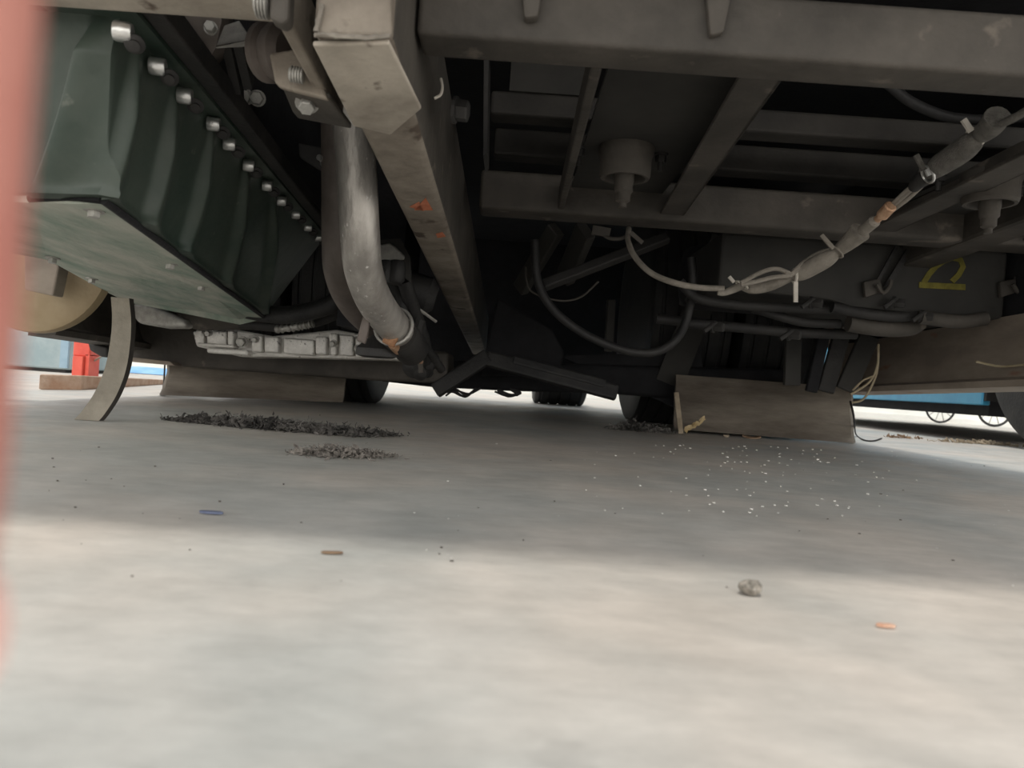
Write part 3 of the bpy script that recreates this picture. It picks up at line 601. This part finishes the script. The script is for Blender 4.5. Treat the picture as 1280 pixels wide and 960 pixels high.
for pts, r_, Y, m in (([(850, 352), (870, 372), (910, 380), (960, 384), (1060, 388)], 0.012, 1.9, 'dark'), ([(1040, 384), (1075, 391), (1120, 396), (1150, 393)], 0.014, 1.87, 'dark'), ([(940, 385), (1000, 402), (1050, 405)], 0.012, 1.95, 'dark'), ([(1060, 404), (1100, 410), (1135, 410), (1150, 402)], 0.022, 1.9, 'frame'), ([(1150, 396), (1200, 402), (1232, 398)], 0.018, 1.84, 'frame'), ([(860, 404), (930, 410), (1000, 416), (1070, 418)], 0.014, 2.0, 'dark'), ([(820, 398), (880, 405), (900, 410)], 0.014, 2.05, 'dark')):
    bm = BM(); tube(bm, [P(*p, Y) for p in pts], r_, 6, 10); obj('air_pipe', bm, m, bus, smooth=True)
bm = BM(); c0 = P(850, 345, 2.25); lathe(bm, [(0.04, 0), (0.085, 0.015), (0.1, 0.05), (0.1, 0.5), (0.085, 0.54), (0.04, 0.555)], c0, (1, 0, 0), 32); obj('air_tank', bm, 'black', bus, autosm=40, label='black air tank in the shadow below the second crossmember')
for px, py in ((1012, 378), (890, 408), (1150, 395), (1115, 378), (985, 418)):
    bm = BM(); hexbolt(bm, P(px, py, 1.84), (0.8, -0.6, -0.1), 0.012, 0.03, 1.3); tube(bm, [P(px - 10, py + 6, 1.83), P(px + 6, py - 5, 1.83)], 0.006, 1, 8); obj('pipe_union', bm, 'dark', bus, autosm=35)
bm = BM(); lathe(bm, [(0.010, 0.0), (0.013, 0.003), (0.010, 0.006), (0.007, 0.003), (0.010, 0.0)], P(933, 331, 1.95), (1, -0.6, 0), 18); obj('eyelet', bm, 'frame', bus, smooth=True)
# uprights and mudflap ribs above the right mud flap
for a, b, w_, m in (((990, 420), (988, 482), 0.05, 'panel'), ((1030, 412), (1012, 490), 0.035, 'black'), ((1052, 412), (1030, 490), 0.05, 'dark'), ((1085, 420), (1055, 488), 0.06, 'panel')):
    bm = BM(); bar(bm, P(*a, 2.3), P(*b, 2.3), w_, 0.02, up=V((0, -1, 0.2))); bev(bm, 0.004); obj('flap_rib', bm, m, bus)
bm = BM(); bar(bm, P(905, 300, 2.7), P(835, 480, 2.7), 0.10, 0.03, up=V((0, -1, 0.2))); obj('stay', bm, 'panel', bus)

# ------------------------------------------------------------------ things that hang from the bus
st = BM()
path = spline([P(150, 372, 1.60), P(152, 400, 1.585), P(150, 430, 1.57), P(144, 462, 1.55), P(132, 492, 1.52), P(117, 515, 1.50), P(107, 526.5, 1.487)], 8)
path[-1].z = 0.002
prev = None; hw = 0.0195; th = 0.013
for i, p in enumerate(path):
    d = (path[min(i + 1, len(path) - 1)] - path[max(i - 1, 0)]).normalized()
    wv = V((1, 0.12, 0)); t = i / (len(path) - 1); w2 = hw * (0.95 + 0.25 * t)
    ring = [st.verts.new(p - wv * w2), st.verts.new(p + wv * w2), st.verts.new(p + wv * w2 + V((0.003, th, 0))), st.verts.new(p - wv * w2 + V((0, th, 0)))]
    if i == len(path) - 1:
        for v in ring: v.co.z = 0.001
    if prev:
        for k in range(4): st.faces.new((prev[k], prev[(k + 1) % 4], ring[(k + 1) % 4], ring[k])).material_index = 1 if k == 1 else 0
    else: st.faces.new(ring)
    prev = ring
st.faces.new(prev[::-1])
tag(obj('hanging_strip', st, ['strap', 'strapedge'], None, autosm=30), 'grey rubber strip curving down from the bus to the floor beside the tan drum', 'strip')

har = empty('cable_bundle', P(1050, 320, 1.45), 'dusty cable bundle tied up along the crossmembers with pale cable ties', 'cable')
HP = [P(1300, 128, 0.95), P(1262, 150, 1.0), P(1230, 175, 1.05), P(1195, 197, 1.1), P(1160, 222, 1.17), P(1135, 244, 1.22), P(1105, 268, 1.28), P(1080, 288, 1.33)]
bm = BM(); tube(bm, [P(1300, 128, 0.95), P(1270, 146, 0.98), P(1250, 156, 1.0)], 0.0055, 6, 10); obj('cable', bm, 'sleeve', har, smooth=True)
bm = BM(); tube(bm, [P(1247, 146, 1.0), P(1238, 158, 1.02), P(1226, 168, 1.05), P(1219, 172, 1.06)], lambda t: 0.017 - 0.009 * t ** 2, 6, 16); obj('sleeve', bm, 'sleeve', har, smooth=True)
bm = BM(); tube(bm, [P(1222, 170, 1.05), P(1214, 178, 1.06), P(1200, 190, 1.08), P(1180, 203, 1.11), P(1165, 214, 1.14), P(1158, 220, 1.16)], lambda t: 0.009 + 0.009 * math.sin(math.pi * min(1, t * 1.15)) ** 0.5, 6, 16); obj('sleeve', bm, 'sleeve', har, smooth=True)
bm = BM(); tube(bm, [P(1160, 218, 1.15), P(1150, 226, 1.17), P(1142, 234, 1.19)], lambda t: 0.015 - 0.006 * t, 6, 14); obj('sleeve', bm, 'dark', har, smooth=True)
for dx, dy in ((0, 0), (4, 3), (-2, -3)):
    bm = BM(); tube(bm, [P(1150 + dx, 228 + dy, 1.18), P(1128 + dx, 248 + dy, 1.22), P(1104 + dx * .5, 268 + dy * .5, 1.27), P(1070, 292, 1.36), P(1050, 308, 1.4)], 0.0035, 5, 8); obj('cable', bm, 'conduit', har, smooth=True)
def conn(a, b, Ya, Yb, r, m, nm='connector'):
    bm = BM(); tube(bm, [P(*a, Ya), P(*b, Yb)], r, 1, 8); bev(bm, r * 0.2, 1); obj(nm, bm, m, har, autosm=30)
conn((1114, 257), (1102, 270), 1.235, 1.26, 0.011, 'copper')
conn((1101, 270), (1094, 277), 1.26, 1.28, 0.007, 'copper')
conn((1094, 276), (1078, 289), 1.27, 1.31, 0.011, 'conduit')
bm = BM(); tube(bm, [P(1075, 290, 1.33), P(1064, 300, 1.35), P(1052, 310, 1.38), P(1045, 315, 1.39)], lambda t: 0.0195 - 0.010 * t, 5, 16); obj('conduit', bm, 'conduit', har, smooth=True)
bm = BM(); tube(bm, [P(1046, 314, 1.39), P(1035, 323, 1.4), P(1018, 332, 1.42), P(1002, 341, 1.44), P(990, 345, 1.45)], lambda t: 0.011 + 0.006 * math.sin(math.pi * t), 6, 14); obj('conduit', bm, 'conduit', har, smooth=True)
bm = BM(); tube(bm, [P(992, 344, 1.45), P(975, 351, 1.46), P(958, 357, 1.48), P(940, 360, 1.49), P(926, 356, 1.5)], lambda t: 0.009 + 0.004 * math.sin(math.pi * t), 6, 12); obj('conduit', bm, 'conduit', har, smooth=True)
for pts in ([(1042, 312), (1025, 316), (1005, 328), (988, 344)], [(1042, 314), (1022, 321), (1004, 333), (990, 343)], [(990, 343), (970, 336), (950, 341), (926, 354)], [(990, 344), (965, 347), (945, 352), (926, 356)]):
    bm = BM(); tube(bm, [P(p[0], p[1], 1.43) for p in pts], 0.0045, 6, 8); obj('cable', bm, 'conduit', har, smooth=True)
bm = BM(); tube(bm, [P(930, 355, 1.49), P(918, 361, 1.5), P(905, 366, 1.5), P(897, 366, 1.5)], lambda t: 0.010 - 0.005 * t, 5, 12); obj('conduit', bm, 'conduit', har, smooth=True)
def tie(a, b, c, Y, m='tie', r=0.0028, ring=0.013):
    bm = BM(); bar(bm, P(*a, Y), P(*b, Y), r * 2.2, r * 1.2, up=V((0, -1, 0)))
    ax = (P(*c, Y) - P(*a, Y)).normalized(); d, s, u = frame_of(ax)
    o = P(*c, Y + 0.012); tube(bm, [o + V((0.4, 0.2, 0)) * 0 + V((0, 1, 0)) * (ring * math.cos(t)) + V((ax.z, 0, -ax.x)).normalized() * 0 + ax * (ring * math.sin(t)) for t in [k * math.pi / 8 for k in range(17)]], r * 0.8, 1, 6, cap=False)
    bm2 = a; obj('cable_tie', bm, m, har)
tie((1203, 150), (1213, 165), (1219, 171), 1.04, r=0.0034)
tie((1144, 194), (1154, 213), (1158, 219), 1.13, m='sleeve', r=0.0034)
tie((1161, 220), (1157, 212), (1160, 218), 1.12, r=0.0028, m='silver')
tie((1026, 294), (1041, 311), (1046, 315), 1.37, m='conduit', r=0.0034)
tie((994, 378), (994, 352), (993, 345), 1.43, r=0.0036)
tie((911, 346), (917, 353), (927, 356), 1.47, r=0.003)
# pale hose that runs on from the bundle up to the beam
ho = BM(); tube(ho, [P(786, 286, 1.68), P(785, 300, 1.63), P(793, 320, 1.58), P(812, 340, 1.53), P(838, 352, 1.5), P(870, 359, 1.5), P(905, 361, 1.5)], 0.0062, 8, 12)
tag(obj('hose', ho, 'conduit', None, smooth=True), 'pale dusty hose looping down from the second crossmember to the cable bundle', 'hose')
bm = BM(); tube(bm, [P(752, 292, 1.66), P(763, 298, 1.65), P(776, 298, 1.65), P(788, 293, 1.65)], 0.0045, 6, 8); bar(bm, P(740, 288, 1.66), P(762, 292, 1.66), 0.02, 0.01, up=V((0, -1, 0))); bar(bm, P(788, 291, 1.62), P(803, 304, 1.62), 0.009, 0.005, up=V((0, -1, 0)))
tag(obj('hose_clip', bm, 'frame', None), 'small grey tie clip holding the pale hose under the crossmember', 'clip')
bm = BM(); tube(bm, [P(864, 322, 1.95), P(866, 350, 1.95), P(862, 385, 1.95), P(850, 418, 1.95), P(828, 437, 1.95), P(800, 441, 1.95), P(765, 433, 1.95), P(725, 414, 1.95), P(690, 385, 1.95), P(672, 350, 1.95), P(668, 300, 1.95)], 0.0112, 10, 12)
tag(obj('hose', bm, 'rubber', None, smooth=True), 'thick dark hose sagging in a wide loop in the shadow', 'hose')
bm = BM(); tube(bm, [P(657, 334, 2.02), P(658, 350, 2.0), P(664, 364, 2.0), P(685, 373, 2.0), P(708, 376, 2.0), P(728, 370, 2.0), P(748, 352, 2.0)], 0.0028, 8, 8)
tag(obj('wire', bm, 'frame', None, smooth=True), 'thin grey loose wire curving in the dark space right of the chassis rail', 'wire')
bm = BM(); tube(bm, [P(1110, 105, 1.3), P(1140, 128, 1.3), P(1185, 146, 1.3), P(1240, 150, 1.3), P(1290, 146, 1.3)], 0.009, 8, 10)
tag(obj('cable', bm, 'rubber', None, smooth=True), 'black cable in the dark gap behind the near crossmember', 'cable')
bm = BM()
tube(bm, [P(1098, 430, 2.1), P(1097, 455, 2.1), P(1088, 476, 2.1), P(1072, 488, 2.1), P(1063, 493, 2.1)], 0.0032, 8, 8)
tube(bm, [P(1098, 452, 2.1), P(1094, 472, 2.1), P(1080, 498, 2.1), P(1062, 504, 2.1)], 0.0032, 8, 8); tube(bm, [P(1092, 470, 2.1), P(1078, 476, 2.1), P(1066, 488, 2.1)], 0.003, 8, 8)
tag(obj('wire', bm, 'wire', None, smooth=True), 'tan wires dangling beside the right mud flap and the brown skirt', 'wire')
bm = BM(); e = PZ(1102, 548, 0.004); tube(bm, [P(1063, 502, 2.1), P(1067, 520, 2.1), PZ(1070, 543, 0.01), PZ(1080, 550, 0.004), PZ(1092, 551, 0.004), e], 0.003, 8, 8)
tag(obj('wire', bm, 'dark', None, smooth=True), 'thin dark wire trailing on the floor past the right mud flap', 'wire')
bm = BM(); tube(bm, [P(1220, 452, 1.8), P(1250, 458, 1.8), P(1280, 456, 1.75)], 0.003, 5, 6); 
tag(obj('twig', bm, 'wire', None), 'pale twig caught on the brown side skirt', 'twig')
for i, (pts, lab) in enumerate((([(556, 492), (568, 488), (582, 494), (598, 486)], 'left'), ([(622, 488), (632, 494), (648, 492), (640, 486)], 'right'))):
    bm = BM()
    for k in range(4):
        tube(bm, [P(x + R.uniform(-4, 4), y + R.uniform(-2, 3), 2.5) for x, y in pts], 0.004, 6, 6)
    tag(obj('loose_cable', bm, 'rubber', None, smooth=True), ('tangled dark cables hanging under the axle below the rail end' if i == 0 else 'tangled dark cables hanging under the axle beside the far tyre'), 'cable')

# ------------------------------------------------------------------ the finger beside the lens
def finger():
    root = empty('hand', (-0.047, 0.055, CAMZ + 0.06), 'blurred pinkish finger at the left edge, close to the lens', 'hand')
    sh = V((-0.0019, 0, 0))
    # index finger hanging down along the left edge
    tip = V((-0.0475, 0.056, CAMZ - 0.036))
    prof = [(V((-0.0452, 0.054, CAMZ + 0.075)), 0.0105), (V((-0.0450, 0.053, CAMZ + 0.045)), 0.0098), (V((-0.0446, 0.053, CAMZ + 0.028)), 0.0100), (V((-0.0448, 0.053, CAMZ + 0.012)), 0.0097), (V((-0.0449, 0.054, CAMZ + 0.000)), 0.0097), (V((-0.0457, 0.055, CAMZ - 0.014)), 0.0092), (V((-0.0466, 0.056, CAMZ - 0.026)), 0.0082)]
    vs_, es, rad = [], [], []
    def chain(pr, start=None):
        last = start
        for p, r in pr:
            vs_.append(p); rad.append(r); i = len(vs_) - 1; vs_[i] = p + sh
            if last is not None: es.append((last, i))
            last = i
        return last
    vs_.append(V((-0.075, 0.06, CAMZ + 0.125))); rad.append(0.020)      # wrist side of the palm
    chain([(V((-0.060, 0.057, CAMZ + 0.105)), 0.018)], 0)
    chain(prof, 1)
    for k, (dx, dy, ln) in enumerate(((-0.013, 0.004, 1.0), (-0.028, 0.006, 0.92), (-0.042, 0.006, 0.75))):      # the other fingers, curled away from the lens
        b0 = V((-0.060 + dx, 0.06 + dy, CAMZ + 0.095))
        chain([(b0, 0.011), (b0 + V((-0.004, 0.012, -0.025 * ln)), 0.0088), (b0 + V((-0.006, -0.002, -0.045 * ln)), 0.008), (b0 + V((-0.006, -0.018, -0.036 * ln)), 0.0072)], 0)
    chain([(V((-0.060, 0.03, CAMZ + 0.105)), 0.0115), (V((-0.052, 0.012, CAMZ + 0.085)), 0.0095), (V((-0.055, 0.0, CAMZ + 0.062)), 0.008)], 0)    # thumb
    chain([(V((-0.11, 0.05, CAMZ + 0.165)), 0.022), (V((-0.15, 0.03, CAMZ + 0.23)), 0.026)], 0)    # wrist
    me = bpy.data.meshes.new('hand_skin'); me.from_pydata(vs_, es, [])
    o = bpy.data.objects.new('hand_skin', me); C.objects.link(o)
    md = o.modifiers.new('skin', 'SKIN'); sv = me.skin_vertices[0].data
    for i, r in enumerate(rad): sv[i].radius = (r, r)
    sv[0].use_root = True; md.use_smooth_shade = True
    ss = o.modifiers.new('sub', 'SUBSURF'); ss.levels = 2; ss.render_levels = 2
    me.materials.append(M['skin']); o.parent = root; o.location = -WORLD[root]; WORLD[o] = V((0, 0, 0))
    bm = BM(); bmesh.ops.create_uvsphere(bm, u_segments=14, v_segments=8, radius=1); bmesh.ops.scale(bm, verts=bm.verts, vec=(0.0062, 0.0022, 0.008)); bmesh.ops.translate(bm, verts=bm.verts, vec=(-0.0475, 0.0625, CAMZ - 0.024))
    obj('nail', bm, 'nail', root, smooth=True)
finger()

# ------------------------------------------------------------------ background beyond the bus, left side
def topbox(name, pts, off, m, label, cat, group=None, bw=0.006):
    bm = BM(); prism(bm, pts, off); bev(bm, bw); return tag(obj(name, bm, m, None), label, cat, group)
g0 = PZ(40, 464, 0.0)
cabn = empty('cabinet', (-2.72, 4.45, 0), 'grey blue metal cabinet standing behind the tan drum', 'cabinet')
bm = BM(); x1 = P(86, 465, 4.4).x; box(bm, (x1 - 0.62, 4.4, 0.02), (x1, 4.9, 0.9)); bev(bm, 0.01); obj('cabinet_body', bm, 'cab', cabn)
bm = BM(); box(bm, (x1 - 0.05, 4.385, 0.03), (x1 - 0.004, 4.4, 0.88)); obj('corner_post', bm, 'bluegrey', cabn)
bm = BM(); box(bm, (x1 - 0.6, 4.42, 0.0), (x1 - 0.03, 4.88, 0.02)); obj('plinth', bm, 'dark', cabn)
rp = empty('red_stand', PZ(100, 471, 0.0), 'bright red steel stand standing beyond the hanging rubber strip', 'stand')
Yr = WORLD[rp].y; xa, xb = P(89, 470, Yr).x, P(110, 470, Yr).x
bm = BM(); box(bm, (xa - 0.0, Yr, 0.11), (xb, Yr + 0.12, 0.9)); bev(bm, 0.006); obj('upright', bm, 'red', rp)
bm = BM(); box(bm, (xa + 0.012, Yr - 0.02, 0.0), (xb - 0.022, Yr + 0.1, 0.11)); bev(bm, 0.004); obj('foot', bm, 'red', rp)
bm = BM(); box(bm, (xb - 0.02, Yr, 0.0), (xb, Yr + 0.1, 0.12)); obj('leg', bm, 'red', rp)
bm = BM()
for dz in (0.0, 0.05): tube(bm, [V((xb, Yr + 0.05, 0.09 + dz)), V((xb + 0.05, Yr + 0.05, 0.13 + dz)), V((xb + 0.09, Yr + 0.05, 0.20 + dz))], 0.005, 6, 6)
tag(obj('cable', bm, 'strap', None, smooth=True), 'two thin grey cables curving off the red stand', 'cable')
a = PZ(48, 487, 0); b = PZ(205, 478, 0)
bm = BM(); prism(bm, [a, b, b + V((0, 0, 0.012)), a + V((0, 0, 0.052))], (0.05, 0.16, 0)); bev(bm, 0.004); pk = obj('plank', bm, 'timber', None); tag(pk, 'long weathered timber plank lying on the floor behind the rubber strip', 'plank')
bm = BM(); n = 16; rows = []
t0 = PZ(88, 462, 0); 
for i in range(n + 1):
    row = []
    for j in range(7):
        x = -3.3 + 1.9 * i / n; y = 5.4 + 0.8 * j / 6
        e_ = min(i, n - i, j * 2, (6 - j) * 2)
        row.append(bm.verts.new((x, y, 0.004 + (0.05 * min(1, e_ / 2) * (0.7 + 0.6 * noise.noise(V((x * 3, y * 3, 0))))))))
    rows.append(row)
for p_, q_ in zip(rows, rows[1:]):
    for j in range(6): bm.faces.new((p_[j], q_[j], q_[j + 1], p_[j + 1]))
bot = [[bm.verts.new((v.co.x, v.co.y, 0.001)) for v in (r_[0], r_[-1])] for r_ in (rows[0], rows[-1])]
bm.faces.new((bot[0][0], bot[0][1], bot[1][1], bot[1][0]))
tag(obj('tarpaulin', bm, 'bluetarp', None, smooth=True), 'light blue tarpaulin spread on the sunlit floor far behind the red stand', 'tarpaulin')
# far tyre in the middle
bm = BM(); xa, xb = P(666, 505, 4.75).x, P(735, 505, 4.75).x
bm = tyre(xa, xb, 4.75 + 0.3, 0.42, 't', 'rubber'); tag(obj('tyre', bm, 'rubber', None, autosm=35), 'dark tyre standing far back, seen under the axle between the bright gaps', 'tyre')
# right side: blue vehicle, kerb wall, hand cart wheels
bb = empty('blue_bus', (2.9, 4.2, 0), 'bright blue bus parked alongside beyond the brown skirt', 'bus')
bm = BM(); box(bm, (2.2, 3.46, 0.18), (2.24, 7.5, 1.2)); box(bm, (2.24, 3.46, 0.9), (4.5, 7.5, 1.2)); bev(bm, 0.006); obj('side_panel', bm, 'blue', bb)
bm = BM(); box(bm, (2.2, 1.5, 0.85), (2.24, 3.46, 1.2)); obj('wheel_arch', bm, 'blue', bb)
bm = BM(); prism(bm, [V((2.205, 3.44, 0.20)), V((2.205, 3.41, 0.5)), V((2.205, 3.44, 0.85)), V((2.205, 3.455, 0.85)), V((2.205, 3.455, 0.2))], (0.5, 0, 0)); obj('arch_liner', bm, 'dark', bb)
bm = BM(); box(bm, (2.26, 3.5, 0.13), (4.4, 7.4, 0.6)); obj('underbody', bm, 'black', bb)
bm = tyre(2.19, 2.49, 2.98, 0.45, 't', 'rubber'); obj('tyre', bm, 'rubber', bb, autosm=35)
bm = BM(); hexbolt(bm, P(1202, 495, 3.66), (-1, 0, 0), 0.016, 0.01, 1.1); obj('bolt', bm, 'dark', bb)
bm = BM(); prism(bm, [PZ(1066, 525, 0), PZ(1093, 526, 0), P(1093, 512, 8.6), P(1066, 510, 8.6)], (0, 0.05, 0)); 
bm.free()
for i, (px, rr_) in enumerate(((1175, 0.17), (1243, 0.20))):
    c = P(px, 520, 8.2); t = empty('cart_wheel', (c.x, 8.2, 0), ('spoked cart wheel left of the other one by the white wall' if i == 0 else 'spoked cart wheel nearer the black bus tyre by the white wall'), 'wheel')
    bm = BM(); o = V((c.x, 8.2, rr_ + 0.002))
    tube(bm, [o + V((rr_ * 0.93 * math.cos(k * math.pi / 20), 0, rr_ * 0.93 * math.sin(k * math.pi / 20))) for k in range(41)], rr_ * 0.07, 1, 8, cap=False); obj('tyre', bm, 'rubber', t, smooth=True)
    bm = BM()
    lathe(bm, [(rr_ * 0.16, -0.03), (rr_ * 0.16, 0.03)], o, (0, 1, 0), 12); obj('hub', bm, 'dark', t)
    for k in range(10):
        bm = BM(); q = k * math.pi / 5; tube(bm, [o + V((math.cos(q), 0, math.sin(q))) * rr_ * 0.12, o + V((math.cos(q), 0, math.sin(q))) * rr_ * 0.9], 0.005, 1, 5); obj('spoke', bm, 'zinc', t)
# ------------------------------------------------------------------ litter on the floor
def heap(name, pix, n, hmax, m, label, cat, size=(0.004, 0.012), seed=1):
    rnd = random.Random(seed); bm = BM()
    a = [PZ(*p) for p in pix]
    for k in range(n):
        t = rnd.random() * (len(a) - 1); i = min(int(t), len(a) - 2); c = a[i].lerp(a[i + 1], t - i)
        prof = math.sin(math.pi * min(1, max(0.0, t / (len(a) - 1)))) ** 0.5
        yy = rnd.gauss(0, 0.5); p = c + V((rnd.gauss(0, 0.02), yy * 0.045 * prof, 0)); z = abs(rnd.gauss(0, 0.5)) * hmax * prof * math.exp(-yy * yy)
        s = rnd.uniform(*size); d = V((rnd.gauss(0, 1), rnd.gauss(0, 1), rnd.gauss(0, 0.6))).normalized(); e = d.cross(V((rnd.gauss(0, 1), rnd.gauss(0, 1), rnd.gauss(0, 1)))).normalized()
        if rnd.random() < 0.5:
            q = [p + V((0, 0, z + s * 0.4)) + d * s * f + e * s * g * 0.5 for f, g in ((-1, -.5), (1, -.6), (0.7, 0.8), (-0.8, 0.6))]
            q = [V((v.x, v.y, max(0.0005, v.z))) for v in q]; prism(bm, q, (0, 0, s * 0.35))
        else:
            q0 = p + V((0, 0, z + 0.001)); q1 = q0 + d * s * 2.2; q1.z = max(0.001, q1.z); tube(bm, [q0, (q0 + q1) / 2 + e * s * 0.3, q1], s * 0.13, 1, 4)
    o = obj(name, bm, m, None); return tag(o, label, cat, None, 'stuff')
heap('ash_heap', [(228, 527), (260, 529), (300, 533), (350, 537), (400, 541), (440, 545), (482, 544)], 4600, 0.020, 'ash', 'long low heap of dark shredded debris in front of the left mud flap', 'debris', (0.002, 0.0072), 3)
heap('fluff_heap', [(388, 568), (410, 569), (440, 571), (474, 571)], 900, 0.014, 'ashlight', 'small grey brown heap of fluff nearest in front of the dark heap', 'debris', (0.0018, 0.006), 4)
heap('leaf_litter', [(1170, 552), (1210, 554), (1240, 556), (1285, 560)], 220, 0.008, 'stick', 'dry leaf litter on the lit floor in front of the blue bus', 'debris', (0.005, 0.014), 5)
heap('leaf_litter', [(1112, 547), (1130, 548), (1148, 549)], 60, 0.006, 'bark', 'small brown litter patch beside the trailing dark wire', 'debris', (0.004, 0.012), 6)
heap('weed_clump', [(770, 537), (790, 538), (810, 540), (834, 542)], 600, 0.03, 'ash', 'dark muddy tuft by the inner edge of the right mud flap', 'debris', (0.003, 0.010), 8)
def shard(name, px, py, w_, h_, m, label, cat, t=0.003, rz=0.0, curl=0.0, at=None):
    c = at or PZ(px, py); bm = BM(); n = 8; ra = []
    for i in range(n + 1):
        u = i / n - 0.5; wd = h_ * (1 - (2 * u) ** 4 * 0.7) * (1 + 0.25 * noise.noise(V((u * 5, px, 0))))
        ra.append((V((u * w_, -wd / 2, curl * u * u + 0.001)), V((u * w_, wd / 2, curl * u * u + 0.001 + curl * 0.2))))
    rot = Matrix.Rotation(rz, 3, 'Z'); prev = None
    for p, q in ra:
        ring = [bm.verts.new(c + rot @ p), bm.verts.new(c + rot @ q), bm.verts.new(c + rot @ q + V((0, 0, t))), bm.verts.new(c + rot @ p + V((0, 0, t)))]
        if prev:
            for k in range(4): bm.faces.new((prev[k], prev[(k + 1) % 4], ring[(k + 1) % 4], ring[k]))
        else: bm.faces.new(ring)
        prev = ring
    bm.faces.new(prev[::-1]); return tag(obj(name, bm, m, None), label, cat)
shard('plastic_strip', 264, 643, 0.021, 0.006, 'plastic', 'small blue grey plastic strip lying on the shaded floor', 'scrap', 0.002)
shard('orange_scrap', 1107, 785, 0.012, 0.005, 'peach', 'tiny orange scrap on the sunlit floor right of the stone', 'scrap', 0.0015)
shard('paper_scrap', 415, 693, 0.016, 0.005, 'bark', 'small brown scrap at the shadow edge on the left', 'scrap', 0.0012, 0.2)
shard('bark_strip', 940, 543, 0.06, 0.016, 'bark', 'curled brown bark strip lying in front of the right mud flap', 'bark', 0.004, -0.35, 0.02, V((P(940, 540, 2.50).x, 2.50, 0)))
shard('bark_strip', 910, 541, 0.02, 0.012, 'stick', 'short pale bark chip left of the curled bark strip', 'bark', 0.005, 0.2, 0.01, V((P(908, 540, 2.50).x, 2.50, 0)))
# crumpled dry leaf against the tyre
bm = BM(); bmesh.ops.create_grid(bm, x_segments=10, y_segments=8, size=0.5)
c = V((P(868, 540, 2.49).x, 2.49, 0))
for v in bm.verts:
    x, y = v.co.x, v.co.y; wd = math.cos(x * math.pi * 0.98) ** 0.6 if abs(x) < 0.5 else 0.05
    v.co = c + V((x * 0.06 + 0.01 * y, y * 0.02 * wd, 0.022 + x * 0.045 + 0.022 * noise.noise(V((x * 4, y * 4, 2)))))
mn = min(v.co.z for v in bm.verts)
for v in bm.verts: v.co.z += 0.001 - mn
r_ = bmesh.ops.extrude_face_region(bm, geom=bm.faces[:]); bmesh.ops.translate(bm, verts=[g for g in r_['geom'] if isinstance(g, bmesh.types.BMVert)], vec=(0.0, 0.001, 0.0012))
tag(obj('dry_leaf', bm, 'leaf', None, smooth=True), 'crumpled yellow brown dry leaf leaning against the right mud flap', 'leaf')
bm = BM(); b0 = PZ(851, 537); bar(bm, V((P(851, 540, 2.50).x, 2.50, 0.001)), P(845, 491, 2.53), 0.016, 0.008, up=V((0, -1, 0))); 
tag(obj('stick', bm, 'stick', None), 'pale flat stick standing upright against the right mud flap', 'stick')
# stone
bm = BM(); bmesh.ops.create_icosphere(bm, subdivisions=4, radius=1); c = PZ(938, 744)
for v in bm.verts:
    d = v.co.normalized(); k = 1 + 0.22 * noise.noise(d * 1.8) + 0.10 * noise.noise(d * 5) + 0.05 * noise.noise(d * 14)
    v.co = V((d.x * 0.0082, d.y * 0.007, d.z * 0.0052)) * k
mn = min(v.co.z for v in bm.verts); bmesh.ops.translate(bm, verts=bm.verts, vec=c - V((0, 0, mn - 0.0003)))
tag(obj('stone', bm, 'stone', None, smooth=True), 'small rough grey stone lying on the sunlit floor', 'stone')
# crumbs, flakes
def crumbs(name, m, n, region, label, seed, smin, smax, bias=None):
    rnd = random.Random(seed); bm = BM()
    for k in range(n):
        px = rnd.uniform(region[0], region[2]); py = region[1] + (region[3] - region[1]) * rnd.random() ** 1.7
        if bias: px = rnd.gauss(bias, 110)
        c = PZ(px, py + 0.07 * (px - 640) * 0.3); s = rnd.uniform(smin, smax) * (c.y ** 0.5)
        q = [c + V((math.cos(a) * s * rnd.uniform(.5, 1.3), math.sin(a) * s * rnd.uniform(.5, 1.2), 0.0003)) for a in (0, 1.3, 2.7, 4.2, 5.3)]
        prism(bm, q, (0, 0, s * rnd.uniform(0.3, 0.8)))
    return tag(obj(name, bm, m, None), label, 'crumbs', None, 'stuff')
crumbs('white_flakes', 'flake', 130, (760, 552, 1200, 640), 'white paint flakes scattered on the floor before the right mud flap', 11, 0.0008, 0.0022, 960)
crumbs('white_flakes', 'flake', 26, (420, 560, 1280, 720), 'sparse white crumbs across the middle of the floor', 12, 0.0006, 0.0015)
crumbs('dark_crumbs', 'dirt', 50, (60, 570, 1280, 740), 'dark crumbs of dirt scattered over the whole floor', 13, 0.0006, 0.0020)
